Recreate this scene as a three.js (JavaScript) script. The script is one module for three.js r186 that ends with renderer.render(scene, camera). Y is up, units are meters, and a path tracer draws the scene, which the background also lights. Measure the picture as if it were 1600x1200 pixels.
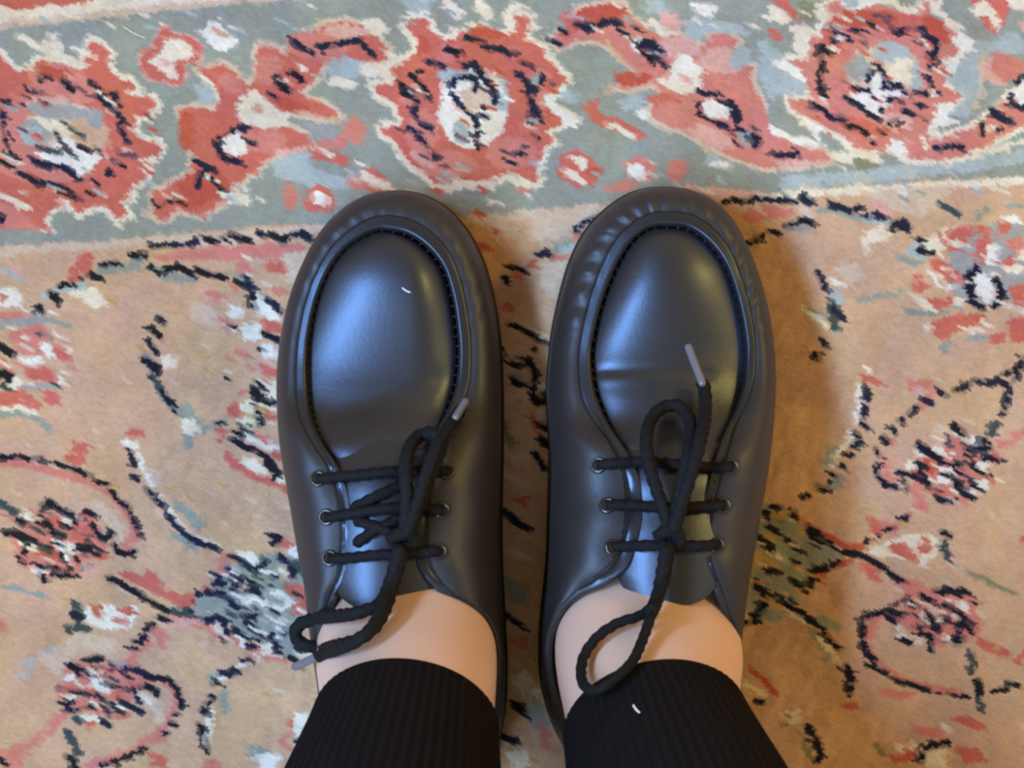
import * as THREE from 'three';
import { mergeGeometries } from 'three/addons/utils/BufferGeometryUtils.js';
import { RectAreaLightUniformsLib } from 'three/addons/lights/RectAreaLightUniformsLib.js';
import { RoundedBoxGeometry } from 'three/addons/geometries/RoundedBoxGeometry.js';

// ---------------------------------------------------------------- camera, light, exposure
const scene = new THREE.Scene();
const CAM_H = 1.2, S = 0.00031;                       // camera height over the rug; metres of rug per pixel
const camera = new THREE.PerspectiveCamera(2 * Math.atan(600 * S / CAM_H) * 180 / Math.PI, 4 / 3, 0.05, 30);
camera.position.set(0, CAM_H, 0); camera.up.set(0, 0, -1); camera.lookAt(0, 0, 0); camera.updateMatrixWorld();
camera.focus = 10; camera.userData.fStop = 95;        // slightly soft, as the hand-held snapshot is
const renderer = new THREE.WebGLRenderer({ antialias: true });
renderer.toneMapping = THREE.LinearToneMapping; renderer.toneMappingExposure = 1.0;
renderer.shadowMap.enabled = true;
scene.background = new THREE.Color(0.45, 0.66, 1.0);
RectAreaLightUniformsLib.init();
const WALL_X = -1.05, SKY = new THREE.Color(0.52, 0.74, 1.0);
const WINDOWS = [{ y: 1.82, z: 1.08, w: 1.6, h: 0.8 }, { y: 1.5, z: -0.22, w: 0.85, h: 0.38 }];   // two high windows in the left wall
WINDOWS.forEach((w, i) => {
  const day = new THREE.RectAreaLight(i ? new THREE.Color(0.42, 0.68, 1.0) : SKY, i ? 58 : 24, w.w - 0.1, w.h - 0.1); day.name = 'window_daylight_' + (i + 1);
  day.position.set(WALL_X + 0.03, w.y, w.z); day.lookAt(WALL_X + 5, w.y, w.z); scene.add(day);
});
const LAMP = new THREE.Vector3(1.4, 1.1, -0.75);
const lampLight = new THREE.PointLight(new THREE.Color(1.0, 0.58, 0.1), 2.3); lampLight.name = 'floor_lamp_glow'; lampLight.position.copy(LAMP);
lampLight.castShadow = true; lampLight.shadow.radius = 6; scene.add(lampLight);

// ---------------------------------------------------------------- helpers
function rng(seed) { let a = seed >>> 0; return () => { a = (a + 0x6D2B79F5) | 0; let t = Math.imul(a ^ (a >>> 15), 1 | a); t = (t + Math.imul(t ^ (t >>> 7), 61 | t)) ^ t; return ((t ^ (t >>> 14)) >>> 0) / 4294967296; }; }
const hash2 = (i, j) => { let h = Math.imul(i, 374761393) + Math.imul(j, 668265263) | 0; h = Math.imul(h ^ (h >>> 13), 1274126177); return ((h ^ (h >>> 16)) >>> 0) / 4294967296; };
const vnoise = (x, y) => { const i = Math.floor(x), j = Math.floor(y), u = x - i, v = y - j, s = u * u * (3 - 2 * u), t = v * v * (3 - 2 * v); return (hash2(i, j) * (1 - s) + hash2(i + 1, j) * s) * (1 - t) + (hash2(i, j + 1) * (1 - s) + hash2(i + 1, j + 1) * s) * t; };
const clamp = THREE.MathUtils.clamp, lerp = THREE.MathUtils.lerp, smooth = THREE.MathUtils.smoothstep;
const at = (px, py, h) => new THREE.Vector3((px - 800) * S * (CAM_H - h) / CAM_H, h, (py - 600) * S * (CAM_H - h) / CAM_H);   // plan measurements to metres
function add(name, geo, mat, parent, kind, label) {
  const m = new THREE.Mesh(geo, mat); m.name = name; m.castShadow = m.receiveShadow = true; parent.add(m);
  if (kind) m.userData.kind = kind; if (label) m.userData.label = label; return m;
}
function spline(rows, closed) {                        // Catmull-Rom through rows of numbers
  const n = rows.length, get = (i) => closed ? rows[(i % n + n) % n] : rows[clamp(i, 0, n - 1)];
  return (t) => { const i = Math.floor(t), f = t - i, a = get(i - 1), b = get(i), c = get(i + 1), d = get(i + 2);
    return b.map((_, k) => 0.5 * (2 * b[k] + (c[k] - a[k]) * f + (2 * a[k] - 5 * b[k] + 4 * c[k] - d[k]) * f * f + (3 * b[k] - a[k] - 3 * c[k] + d[k]) * f * f * f)); };
}
function sheet(nu, nv, fn, { closeU = false, flip = false, uv = 1 } = {}) {   // grid surface fn(i, j) -> Vector3
  const pos = [], uvs = [], idx = [];
  for (let j = 0; j <= nv; j++) for (let i = 0; i <= nu; i++) { const p = fn(closeU && i === nu ? 0 : i, j); pos.push(p.x, p.y, p.z); uvs.push(p.u ?? p.x * uv, p.v ?? p.z * uv); }
  for (let j = 0; j < nv; j++) for (let i = 0; i < nu; i++) { const a = j * (nu + 1) + i, b = a + 1, c = a + nu + 1, d = c + 1; flip ? idx.push(a, c, b, b, c, d) : idx.push(a, b, c, b, d, c); }
  const g = new THREE.BufferGeometry(); g.setAttribute('position', new THREE.Float32BufferAttribute(pos, 3)); g.setAttribute('uv', new THREE.Float32BufferAttribute(uvs, 2)); g.setIndex(idx); g.computeVertexNormals();
  if (closeU) { const n = g.attributes.normal; for (let j = 0; j <= nv; j++) { const a = j * (nu + 1), b = a + nu, v = new THREE.Vector3().fromBufferAttribute(n, a).add(new THREE.Vector3().fromBufferAttribute(n, b)).normalize(); n.setXYZ(a, v.x, v.y, v.z); n.setXYZ(b, v.x, v.y, v.z); } }
  return g;
}
function grain(size, fn, color) {                      // computed tile, repeats without a seam
  const d = new Uint8Array(size * size * 4);
  for (let y = 0; y < size; y++) for (let x = 0; x < size; x++) { const v = fn(x, y), o = (y * size + x) * 4; for (let k = 0; k < 3; k++) d[o + k] = clamp(255 * (v.length ? v[k] : v), 0, 255); d[o + 3] = 255; }
  const t = new THREE.DataTexture(d, size, size); t.wrapS = t.wrapT = THREE.RepeatWrapping; t.magFilter = THREE.LinearFilter; if (color) t.colorSpace = THREE.SRGBColorSpace; t.needsUpdate = true; return t;
}
// ---------------------------------------------------------------- the rug's woven design, drawn on a plan grid (1 unit = 0.31 mm of rug)
const RUG_X0 = -80, RUG_Y0 = -80, RUG_W = 1760, RUG_H = 1360, TEXEL = 1.14;
const YARN = { cream: '#f0e3d0', white: '#f3eee6', tan: '#d6b093', pale: '#dec5b1', gold: '#caa56c', red: '#d37366', coral: '#da8a7e', pink: '#e5b0a5', deep: '#c9614f',
  sage: '#9ea39b', blue: '#b5c0c3', grey: '#a9a9a8', navy: '#2b2c40', ink: '#25262e', pine: '#4b5556', plum: '#6d505a', olive: '#92917a' };
function drawRug() {
  const cv = document.createElement('canvas'); cv.width = RUG_W; cv.height = RUG_H;
  const g = cv.getContext('2d'); g.translate(-RUG_X0, -RUG_Y0); g.lineCap = 'round'; g.lineJoin = 'round';
  const path = (p) => { g.beginPath(); g.moveTo(p[0], p[1]); for (let i = 2; i < p.length; i += 2) g.lineTo(p[i], p[i + 1]); };
  const P = (c, ...p) => { path(p); g.closePath(); g.fillStyle = YARN[c]; g.fill(); };
  const L = (c, w, ...p) => { path(p); g.lineWidth = w; g.strokeStyle = YARN[c]; g.stroke(); };
  const O = (c, e, w, ...p) => { path(p); g.closePath(); g.lineWidth = w * 2; g.strokeStyle = YARN[e]; g.stroke(); g.fillStyle = YARN[c]; g.fill(); };   // outlined patch
  const E = (c, x, y, rx, ry, a = 0) => { g.beginPath(); g.ellipse(x, y, rx, ry, a * Math.PI / 180, 0, 7); g.fillStyle = YARN[c]; g.fill(); };
  P('tan', -90, -90, 1700, -90, 1700, 1300, -90, 1300);
  // border band and its edging lines
  P('sage', -90, 60, 60, 40, 150, 27, 250, 18, 400, 4, 560, -10, 800, -30, 1700, -60, 1700, 268, 1600, 276, 1500, 280, 1400, 286, 1300, 293, 1200, 302, 1100, 306, 1000, 312, 900, 322, 800, 330, 700, 338, 560, 350, 440, 352, 400, 354, 300, 364, 240, 370, 150, 378, 60, 382, -90, 394);
  P('cream', -90, -90, 560, -90, 560, -12, 400, 4, 250, 18, 150, 27, 60, 40, -90, 60);
  L('pale', 10, -90, 52, 60, 36, 150, 24, 250, 14, 400, 0, 560, -14);
  P('red', -90, -90, 300, -90, 140, 0, 110, 8, 66, 10, 26, 19, 0, 8, -90, 30);
  L('pale', 12, -90, 402, 60, 390, 150, 384, 240, 377, 330, 372, 440, 361, 600, 352, 760, 341, 900, 330, 1000, 320);
  L('cream', 12, 1180, 310, 1300, 301, 1400, 295, 1500, 289, 1700, 276);
  L('blue', 22, 1230, 288, 1330, 278, 1440, 268, 1540, 255, 1700, 232);
  // left rosette
  O('red', 'cream', 9, -60, 90, 0, 84, 18, 106, 30, 114, 45, 106, 62, 94, 80, 97, 118, 108, 128, 100, 130, 88, 138, 66, 150, 66, 172, 84, 164, 96, 170, 110, 186, 124, 204, 128, 212, 138, 200, 150, 216, 154, 236, 154, 243, 166, 238, 178, 215, 186, 206, 198, 220, 216, 236, 226, 250, 224, 252, 236, 245, 246, 218, 248, 226, 262, 234, 268, 226, 282, 208, 292, 204, 312, 190, 318, 200, 338, 188, 346, 166, 320, 132, 330, 124, 336, 108, 312, 86, 324, 70, 344, 74, 356, 56, 352, 30, 328, -60, 310);
  L('cream', 11, 26, 58, 56, 70, 88, 84, 128, 104); L('cream', 12, 84, 56, 92, 72, 70, 66); L('cream', 8, 112, 76, 140, 86);
  L('cream', 10, 0, 304, 22, 316, 44, 326); P('coral', 0, 318, 40, 334, 74, 350, 60, 362, 20, 362, 0, 360); P('red', 50, 330, 74, 348, 70, 360, 52, 350);
  E('coral', 70, 220, 96, 70, 0); E('coral', 100, 130, 60, 26, 20); P('deep', 60, 100, 110, 112, 96, 124, 58, 116);
  E('pink', 84, 168, 44, 16, 0);
  E('pale', 105, 200, 66, 40, 12); E('grey', 56, 206, 26, 20, 10); E('blue', 46, 212, 14, 16, 0); E('tan', 138, 205, 34, 26, 20); E('cream', 86, 196, 30, 12, 20); E('grey', 90, 174, 50, 12, 5); E('grey', 150, 185, 14, 16, 0);
  P('white', 50, 238, 92, 238, 86, 222, 104, 208, 122, 226, 160, 246, 130, 276, 104, 262, 70, 252); P('white', 100, 246, 130, 280, 150, 256, 130, 240);
  L('pine', 9, 60, 231, 74, 236, 90, 238); L('pine', 8, 86, 206, 94, 220, 104, 234, 114, 244); L('pine', 6, 100, 194, 114, 202, 128, 214); L('ink', 8, 122, 228, 138, 236); L('pine', 5, 148, 230, 158, 240);
  L('navy', 9, 54, 251, 70, 259, 98, 262, 124, 280); L('ink', 5, 130, 264, 136, 270);
  L('navy', 8, 6, 159, 36, 168); L('navy', 9, 43, 141, 66, 146); L('ink', 6, 64, 118, 80, 121); L('ink', 6, 64, 128, 70, 126); L('ink', 9, 96, 128, 114, 144); L('plum', 6, 118, 134, 134, 148); L('navy', 8, 143, 130, 155, 138);
  L('navy', 9, 150, 150, 166, 162, 180, 176); L('navy', 9, 164, 146, 180, 150, 186, 166); L('cream', 5, 150, 142, 168, 156, 182, 166); L('navy', 10, 178, 172, 190, 186, 192, 204, 198, 220); L('plum', 9, 184, 236, 196, 244, 210, 244); L('pink', 7, 192, 234, 202, 238);
  E('ink', 172, 270, 8, 7); L('ink', 6, 190, 257, 196, 262); L('navy', 8, 143, 284, 154, 290); L('navy', 9, 32, 272, 54, 284, 76, 288, 98, 292, 116, 306, 128, 314); L('ink', 6, 0, 252, 26, 264); L('cream', 7, 8, 240, 30, 256); L('ink', 7, 16, 238, 28, 248); L('ink', 6, 6, 208, 12, 232); L('navy', 8, 0, 174, 6, 186, 4, 202); L('grey', 6, 2, 166, 26, 174); L('plum', 5, 38, 152, 48, 156); L('ink', 7, -30, 300, 4, 346);
  L('ink', 6, 96, 300, 122, 312); L('ink', 5, 138, 300, 150, 306);
  // flower above, and vine to the middle
  O('red', 'pink', 4, 218, 92, 236, 74, 252, 48, 264, 44, 274, 58, 300, 60, 318, 80, 314, 92, 290, 100, 288, 126, 276, 136, 262, 132, 236, 122, 224, 108);
  P('cream', 228, 98, 252, 78, 258, 58, 290, 66, 310, 84, 292, 92, 270, 98, 278, 124, 266, 128, 248, 108); P('pink', 248, 92, 268, 98, 262, 108, 246, 104); P('red', 246, 112, 260, 122, 254, 132, 240, 118);
  P('white', 300, 48, 322, 44, 326, 32, 342, 36, 352, 48, 374, 62, 372, 74, 352, 82, 334, 78, 322, 62); L('tan', 7, 332, 44, 356, 60);
  O('red', 'pale', 8, 312, 112, 330, 104, 352, 102, 374, 118, 388, 136, 400, 128, 402, 86, 404, 70, 424, 72, 440, 84, 470, 80, 478, 52, 500, 42, 540, 32, 564, 40, 584, 54, 602, 76, 604, 92, 592, 102, 560, 96, 520, 90, 506, 96, 500, 112, 484, 130, 470, 146, 480, 156, 506, 164, 524, 176, 528, 188, 504, 186, 480, 180, 452, 178, 430, 170, 412, 160, 400, 190, 440, 198, 478, 212, 482, 226, 452, 232, 430, 246, 404, 262, 390, 276, 366, 288, 340, 300, 350, 322, 336, 326, 312, 336, 282, 330, 250, 344, 236, 332, 240, 300, 262, 296, 296, 270, 300, 246, 292, 214, 284, 190, 278, 172, 300, 168, 336, 174, 346, 160, 336, 140, 322, 124);
  E('coral', 360, 130, 22, 14, 30); E('blue', 322, 146, 15, 19, -20); L('cream', 6, 318, 122, 338, 138, 342, 160); E('coral', 420, 110, 20, 26, 0); E('coral', 500, 70, 50, 24, 0); E('coral', 410, 220, 40, 20, 0); E('pink', 540, 50, 34, 12, 5); E('deep', 455, 165, 30, 10, 20); E('deep', 290, 205, 14, 30, 0); E('deep', 320, 290, 40, 26, 0); P('deep', 270, 310, 320, 304, 330, 318, 280, 326);
  P('blue', 515, 95, 540, 88, 560, 98, 590, 106, 560, 122, 530, 124, 512, 112); P('cream', 556, 100, 590, 98, 626, 112, 618, 130, 590, 124, 566, 122); P('cream', 520, 118, 560, 130, 552, 140, 512, 134); P('cream', 600, 82, 632, 88, 626, 96, 606, 92);
  E('cream', 402, 176, 34, 22, 20); P('cream', 372, 150, 400, 140, 440, 180, 452, 176, 446, 198, 410, 202, 380, 194); E('tan', 402, 170, 10, 9);
  L('navy', 8, 462, 66, 474, 76, 490, 84); L('navy', 11, 500, 74, 520, 72, 540, 66, 556, 64); L('navy', 8, 556, 62, 570, 74, 586, 90); L('ink', 10, 456, 112, 464, 118, 472, 126); L('ink', 12, 436, 122, 440, 134, 452, 142); L('cream', 6, 446, 124, 456, 134); P('cream', 456, 94, 476, 104, 484, 118, 468, 110); L('navy', 6, 424, 150, 434, 154); L('ink', 5, 400, 222, 402, 228);
  L('navy', 10, 342, 216, 340, 232, 346, 246, 372, 254); L('navy', 11, 356, 212, 370, 204, 384, 202); L('navy', 8, 384, 220, 396, 226); P('white', 350, 214, 372, 208, 382, 222, 388, 238, 372, 246, 352, 240, 344, 228);
  L('navy', 9, 302, 250, 320, 260, 338, 270); L('navy', 10, 308, 290, 310, 276, 322, 266); L('cream', 7, 320, 278, 340, 284); L('ink', 5, 238, 316, 250, 326, 262, 314, 282, 318); L('ink', 6, 330, 280, 348, 300); L('ink', 5, 342, 300, 350, 302);
  P('grey', 475, 190, 520, 196, 530, 212, 510, 222, 482, 216); L('tan', 6, 470, 176, 500, 184, 530, 190);
  // small flowers along the band, left of the middle
  L('coral', 18, 500, 228, 530, 224, 552, 204); L('coral', 18, 552, 190, 562, 204, 560, 222); L('red', 16, 488, 240, 512, 244, 536, 250); L('cream', 8, 500, 236, 520, 246); E('coral', 472, 262, 10, 6);
  P('cream', 340, 300, 372, 296, 392, 304, 396, 316, 372, 322, 352, 318); L('cream', 12, 356, 314, 390, 318); L('pink', 10, 432, 240, 470, 236); P('blue', 430, 250, 480, 238, 490, 262, 520, 276, 560, 282, 540, 300, 480, 292, 430, 276);
  E('coral', 452, 308, 12, 24, -10); E('red', 497, 312, 24, 22, 10); E('white', 496, 310, 13, 11, 30); E('red', 585, 285, 30, 17, 35); L('cream', 12, 566, 272, 586, 284, 604, 292); E('coral', 560, 290, 14, 8);
  // middle rosette
  O('red', 'cream', 10, 630, 40, 655, 28, 672, 34, 668, 46, 690, 64, 712, 62, 728, 48, 760, 50, 796, 58, 812, 40, 800, 22, 826, 30, 832, 44, 822, 60, 848, 78, 850, 92, 872, 110, 884, 122, 878, 138, 852, 146, 846, 160, 868, 176, 890, 184, 880, 196, 856, 204, 862, 226, 848, 240, 840, 262, 842, 284, 824, 280, 800, 274, 770, 286, 720, 282, 680, 290, 664, 274, 640, 256, 626, 240, 618, 222, 600, 212, 596, 200, 620, 198, 628, 186, 618, 164, 590, 150, 586, 136, 614, 132, 622, 122, 612, 104, 640, 92, 654, 76, 650, 60);
  P('cream', 560, 30, 590, 28, 606, 46, 596, 60, 572, 52); P('white', 634, 20, 660, 12, 682, 26, 668, 30, 644, 26); P('blue', 622, 0, 680, -6, 676, 14, 640, 18); L('cream', 18, 700, 8, 708, 18, 720, 24); L('cream', 18, 750, 6, 758, 16, 764, 24); L('cream', 14, 800, 8, 822, 18, 836, 30); L('cream', 12, 786, 30, 800, 42);
  E('sage', 842, 56, 8, 10); P('deep', 730, 46, 760, 44, 796, 56, 772, 62, 740, 58); P('deep', 652, 52, 672, 66, 668, 84, 648, 90, 656, 70); P('coral', 690, 72, 720, 72, 700, 96, 680, 92); E('coral', 660, 205, 26, 34, 0); E('coral', 700, 258, 44, 22, 0); E('coral', 838, 150, 12, 40, 0); E('coral', 800, 240, 40, 26, 0); E('pink', 660, 250, 24, 10, 30); E('coral', 640, 156, 16, 12);
  E('white', 738, 172, 54, 62, 0); E('blue', 706, 118, 20, 12, 0); E('blue', 780, 150, 14, 34, 0); E('blue', 720, 208, 14, 18, -20); E('cream', 772, 128, 10, 16, 0); E('cream', 770, 190, 18, 22, 0); P('pale', 716, 146, 742, 138, 758, 140, 764, 160, 748, 172, 744, 186, 730, 170, 722, 156); E('blue', 742, 118, 12, 5);
  L('navy', 13, 726, 104, 742, 102, 752, 116, 762, 128, 768, 142, 772, 158); L('navy', 11, 708, 134, 714, 122, 730, 120, 742, 126, 742, 142); L('navy', 8, 708, 148, 716, 162, 730, 176, 742, 186, 746, 200); L('ink', 10, 746, 204, 744, 220, 748, 232); E('navy', 757, 168, 7, 5); L('navy', 7, 754, 180, 764, 184); L('white', 6, 712, 142, 724, 134); L('white', 5, 776, 130, 786, 148, 800, 160);
  L('navy', 10, 730, 60, 744, 62, 756, 72, 766, 80, 784, 78, 794, 86); L('navy', 7, 786, 84, 806, 82); L('ink', 10, 697, 80, 714, 82); L('navy', 9, 668, 96, 678, 98, 690, 102); L('ink', 7, 652, 113, 662, 112); L('ink', 9, 642, 118, 654, 128, 664, 140, 666, 148); L('ink', 12, 628, 136, 632, 146, 644, 150); P('cream', 638, 134, 652, 130, 658, 142, 648, 150, 640, 144); L('navy', 9, 646, 150, 652, 160, 648, 178, 654, 190, 672, 202); L('navy', 9, 638, 202, 654, 208, 658, 220, 666, 230, 682, 246); L('plum', 6, 696, 258, 698, 270);
  L('navy', 9, 814, 98, 832, 105); L('navy', 9, 806, 114, 818, 124, 824, 134, 838, 142); L('navy', 10, 848, 116, 844, 130); P('grey', 826, 116, 842, 116, 840, 132, 828, 134); L('navy', 12, 828, 142, 830, 158, 834, 174, 842, 184); L('navy', 8, 824, 182, 832, 198, 836, 202); L('navy', 8, 846, 184, 846, 192); E('grey', 832, 191, 9, 5); L('navy', 7, 832, 210, 842, 218); L('navy', 7, 804, 240, 816, 242); L('plum', 6, 814, 234, 826, 230); L('navy', 7, 796, 254, 808, 258);
  P('cream', 664, 288, 700, 284, 740, 288, 770, 290, 758, 300, 720, 298, 690, 306); L('cream', 7, 700, 286, 716, 280); L('cream', 8, 760, 290, 772, 296); L('cream', 7, 766, 316, 784, 320); P('red', 668, 294, 690, 296, 696, 310, 680, 306); P('cream', 780, 278, 806, 272, 828, 292, 838, 302, 816, 296); P('coral', 812, 292, 832, 296, 828, 308, 814, 304); P('red', 832, 270, 846, 280, 842, 288, 830, 284); L('cream', 10, 842, 256, 850, 280, 836, 296); L('red', 8, 750, 296, 758, 302);
  P('white', 850, 152, 870, 138, 884, 132, 886, 144, 868, 152, 872, 168, 892, 178, 906, 190, 902, 202, 884, 200, 876, 186, 858, 172); P('blue', 868, 146, 892, 140, 910, 150, 896, 164, 876, 160);
  // right vine
  O('coral', 'pale', 7, 862, 64, 880, 36, 904, 16, 950, 4, 974, 8, 988, 30, 1006, 36, 1024, 50, 1060, 56, 1082, 72, 1100, 74, 1108, 56, 1136, 52, 1154, 64, 1140, 76, 1136, 100, 1160, 106, 1178, 104, 1176, 130, 1190, 158, 1204, 190, 1226, 214, 1260, 236, 1300, 240, 1290, 258, 1240, 262, 1200, 264, 1170, 256, 1132, 240, 1102, 226, 1070, 206, 1042, 196, 1020, 186, 1016, 170, 1030, 160, 1050, 152, 1020, 132, 1004, 136, 984, 142, 966, 138, 978, 128, 1000, 116, 990, 106, 964, 84, 946, 70, 928, 62, 900, 66, 874, 80);
  E('deep', 930, 24, 50, 14, -12); E('coral', 960, 56, 30, 14, 20); E('pink', 1060, 76, 34, 16, 10); E('pink', 1130, 96, 34, 22, 0); E('red', 1040, 160, 26, 14, 10); E('red', 890, 40, 20, 22, -20); E('pink', 1110, 215, 40, 14, 25); E('coral', 1060, 180, 36, 18, 20); E('deep', 990, 124, 28, 12, 0); E('coral', 1168, 200, 24, 30, 0);
  P('pink', 1030, 20, 1048, 14, 1066, 36, 1058, 50, 1036, 44); P('white', 1078, 6, 1110, 4, 1130, 14, 1116, 26, 1096, 26, 1080, 18); P('blue', 1004, 0, 1040, 2, 1034, 20, 1010, 24); P('blue', 1070, 34, 1110, 30, 1160, 42, 1180, 54, 1150, 56, 1104, 52, 1090, 66, 1072, 58); P('cream', 1000, 36, 1020, 30, 1040, 44, 1060, 56, 1040, 60, 1012, 48); E('blue', 1156, 92, 16, 20, 20); P('blue', 1182, 60, 1200, 66, 1206, 140, 1212, 160, 1196, 150, 1186, 124);
  L('navy', 10, 898, 40, 918, 46, 932, 42, 944, 36); L('navy', 10, 946, 36, 960, 32, 966, 40); L('navy', 8, 876, 46, 886, 52); L('navy', 10, 866, 66, 878, 72); L('navy', 7, 968, 48, 980, 56); L('navy', 7, 988, 42, 998, 46);
  P('white', 982, 62, 1000, 58, 1010, 62, 1000, 84, 986, 78); L('navy', 15, 1002, 68, 1016, 70, 1030, 78); L('ink', 9, 1000, 74, 1006, 86, 1018, 92); L('ink', 7, 1012, 88, 1016, 100); L('navy', 7, 1024, 90, 1038, 98, 1044, 108); P('grey', 1010, 78, 1024, 80, 1032, 86, 1018, 88);
  P('cream', 1022, 126, 1046, 112, 1052, 96, 1064, 84, 1078, 88, 1096, 104, 1100, 124, 1092, 142, 1068, 150, 1048, 142); E('white', 1074, 112, 18, 24, 0); E('pink', 1070, 124, 9, 7);
  L('navy', 8, 1088, 142, 1106, 150, 1122, 146); L('navy', 15, 1140, 162, 1148, 174, 1152, 186); L('navy', 7, 1124, 158, 1138, 162); P('white', 1096, 164, 1112, 156, 1134, 166, 1142, 182, 1130, 190, 1108, 184); L('navy', 8, 1092, 166, 1094, 180, 1108, 188, 1122, 196, 1136, 196); L('navy', 7, 1138, 200, 1144, 208); L('navy', 10, 1154, 202, 1166, 208); L('navy', 12, 1178, 212, 1188, 222, 1182, 230); P('grey', 1152, 208, 1172, 208, 1178, 224, 1168, 230, 1154, 220); L('navy', 5, 1148, 224, 1160, 232); L('plum', 6, 1172, 196, 1180, 204);
  L('red', 20, 924, 168, 928, 182, 950, 192, 974, 200, 996, 212); L('cream', 9, 946, 194, 968, 202, 992, 216); L('red', 10, 920, 170, 934, 160); P('white', 990, 178, 1008, 170, 1016, 182, 1004, 190); P('blue', 968, 158, 1000, 144, 1012, 160, 992, 174, 972, 170); L('tan', 7, 948, 66, 962, 84, 984, 104, 994, 112); L('tan', 7, 952, 132, 956, 148);
  P('red', 870, 262, 884, 240, 900, 234, 918, 246, 930, 256, 942, 272, 934, 284, 918, 290, 906, 300, 886, 284, 874, 276); L('cream', 10, 896, 248, 910, 254, 912, 264); L('cream', 10, 884, 266, 898, 276, 912, 288); P('deep', 920, 258, 938, 266, 932, 280, 918, 274);
  E('coral', 1000, 264, 24, 18, 10); E('white', 994, 268, 14, 11, 0); P('coral', 1044, 250, 1060, 248, 1076, 256, 1064, 288, 1044, 284); P('coral', 940, 290, 980, 282, 1010, 288, 980, 296, 946, 300); P('blue', 1100, 236, 1130, 250, 1150, 262, 1140, 270, 1104, 262); P('white', 1108, 256, 1140, 250, 1148, 260, 1120, 266); P('sage', 1080, 276, 1120, 268, 1180, 280, 1200, 290, 1160, 296, 1090, 290); P('pink', 1000, 300, 1080, 290, 1200, 300, 1160, 306, 1010, 310);
  // right rosette
  O('coral', 'cream', 9, 1296, 52, 1298, 32, 1288, 10, 1310, -6, 1330, 18, 1344, 14, 1360, 6, 1396, 10, 1406, 24, 1436, 22, 1448, 6, 1462, -6, 1466, 20, 1480, 38, 1498, 48, 1500, 64, 1506, 76, 1494, 90, 1470, 96, 1460, 112, 1480, 122, 1474, 138, 1500, 144, 1500, 160, 1470, 160, 1456, 182, 1470, 186, 1450, 200, 1444, 212, 1470, 216, 1520, 200, 1548, 178, 1580, 150, 1700, 110, 1700, 170, 1600, 196, 1560, 216, 1530, 232, 1500, 246, 1450, 252, 1420, 250, 1396, 228, 1388, 212, 1384, 232, 1362, 236, 1330, 232, 1322, 218, 1300, 206, 1282, 198, 1256, 192, 1262, 184, 1250, 178, 1236, 166, 1232, 156, 1262, 156, 1266, 144, 1256, 120, 1232, 110, 1230, 96, 1258, 92, 1270, 78, 1256, 64, 1262, 52, 1276, 56, 1284, 66);
  P('cream', 1202, 6, 1240, 30, 1226, 42, 1200, 28); P('red', 1200, 0, 1222, -10, 1246, 20, 1244, 34, 1228, 20); P('red', 1200, 44, 1222, 48, 1218, 66, 1200, 60); L('cream', 18, 1244, 48, 1262, 56, 1244, 72, 1258, 78); P('white', 1306, 2, 1322, 18, 1344, 18, 1374, 4, 1370, -10, 1310, -10); E('blue', 1330, 4, 14, 8); L('cream', 10, 1274, 12, 1284, 28, 1290, 36, 1276, 44); P('cream', 1404, 10, 1432, 18, 1450, 10, 1440, 24, 1412, 22); E('sage', 1424, 0, 18, 8); P('olive', 1246, 0, 1270, 4, 1276, 28, 1262, 40, 1248, 26); L('cream', 14, 1460, 6, 1466, 28, 1486, 40, 1504, 50);
  P('red', 1514, 4, 1540, -4, 1580, 4, 1574, 36, 1556, 52, 1538, 46, 1530, 26); P('cream', 1514, 12, 1540, 2, 1560, 22, 1568, 36, 1548, 50, 1546, 26, 1524, 26); P('cream', 1570, 0, 1610, -6, 1620, 20, 1586, 16); P('pink', 1590, 36, 1630, 30, 1630, 60, 1600, 54);
  P('blue', 1480, 122, 1494, 110, 1510, 100, 1520, 76, 1526, 62, 1560, 60, 1580, 50, 1600, 60, 1600, 84, 1570, 90, 1540, 86, 1532, 106, 1534, 134, 1522, 160, 1510, 186, 1492, 184, 1486, 172, 1504, 162, 1506, 146, 1490, 138); P('white', 1480, 58, 1502, 54, 1522, 64, 1518, 80, 1498, 92, 1484, 104, 1466, 114, 1478, 120, 1496, 108, 1512, 94); P('white', 1466, 164, 1488, 160, 1496, 174, 1480, 184, 1500, 192, 1474, 198, 1450, 200); E('pink', 1560, 110, 24, 26, 0); P('coral', 1546, 84, 1570, 86, 1600, 94, 1600, 126, 1570, 130, 1550, 110); L('pale', 7, 1536, 84, 1534, 130, 1526, 168);
  P('blue', 1200, 70, 1220, 84, 1240, 100, 1256, 124, 1262, 140, 1244, 152, 1212, 150, 1200, 140); P('white', 1200, 92, 1224, 94, 1250, 108, 1260, 132, 1240, 120, 1214, 104); P('sage', 1200, 160, 1224, 170, 1238, 190, 1234, 208, 1212, 204, 1200, 190); P('white', 1204, 196, 1240, 214, 1280, 222, 1274, 232, 1236, 222, 1204, 210); L('white', 9, 1252, 188, 1276, 200, 1278, 230);
  E('red', 1300, 60, 16, 30, 0); E('red', 1345, 200, 40, 14, 20); E('red', 1410, 40, 40, 18, 0); E('coral', 1420, 220, 40, 18, 10); E('coral', 1436, 130, 22, 40, 0); E('deep', 1350, 30, 50, 14, 0); E('deep', 1460, 50, 20, 26, -20); E('pink', 1400, 190, 24, 16, 0); E('coral', 1560, 200, 40, 16, -25); E('coral', 1490, 228, 40, 14, -10);
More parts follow.
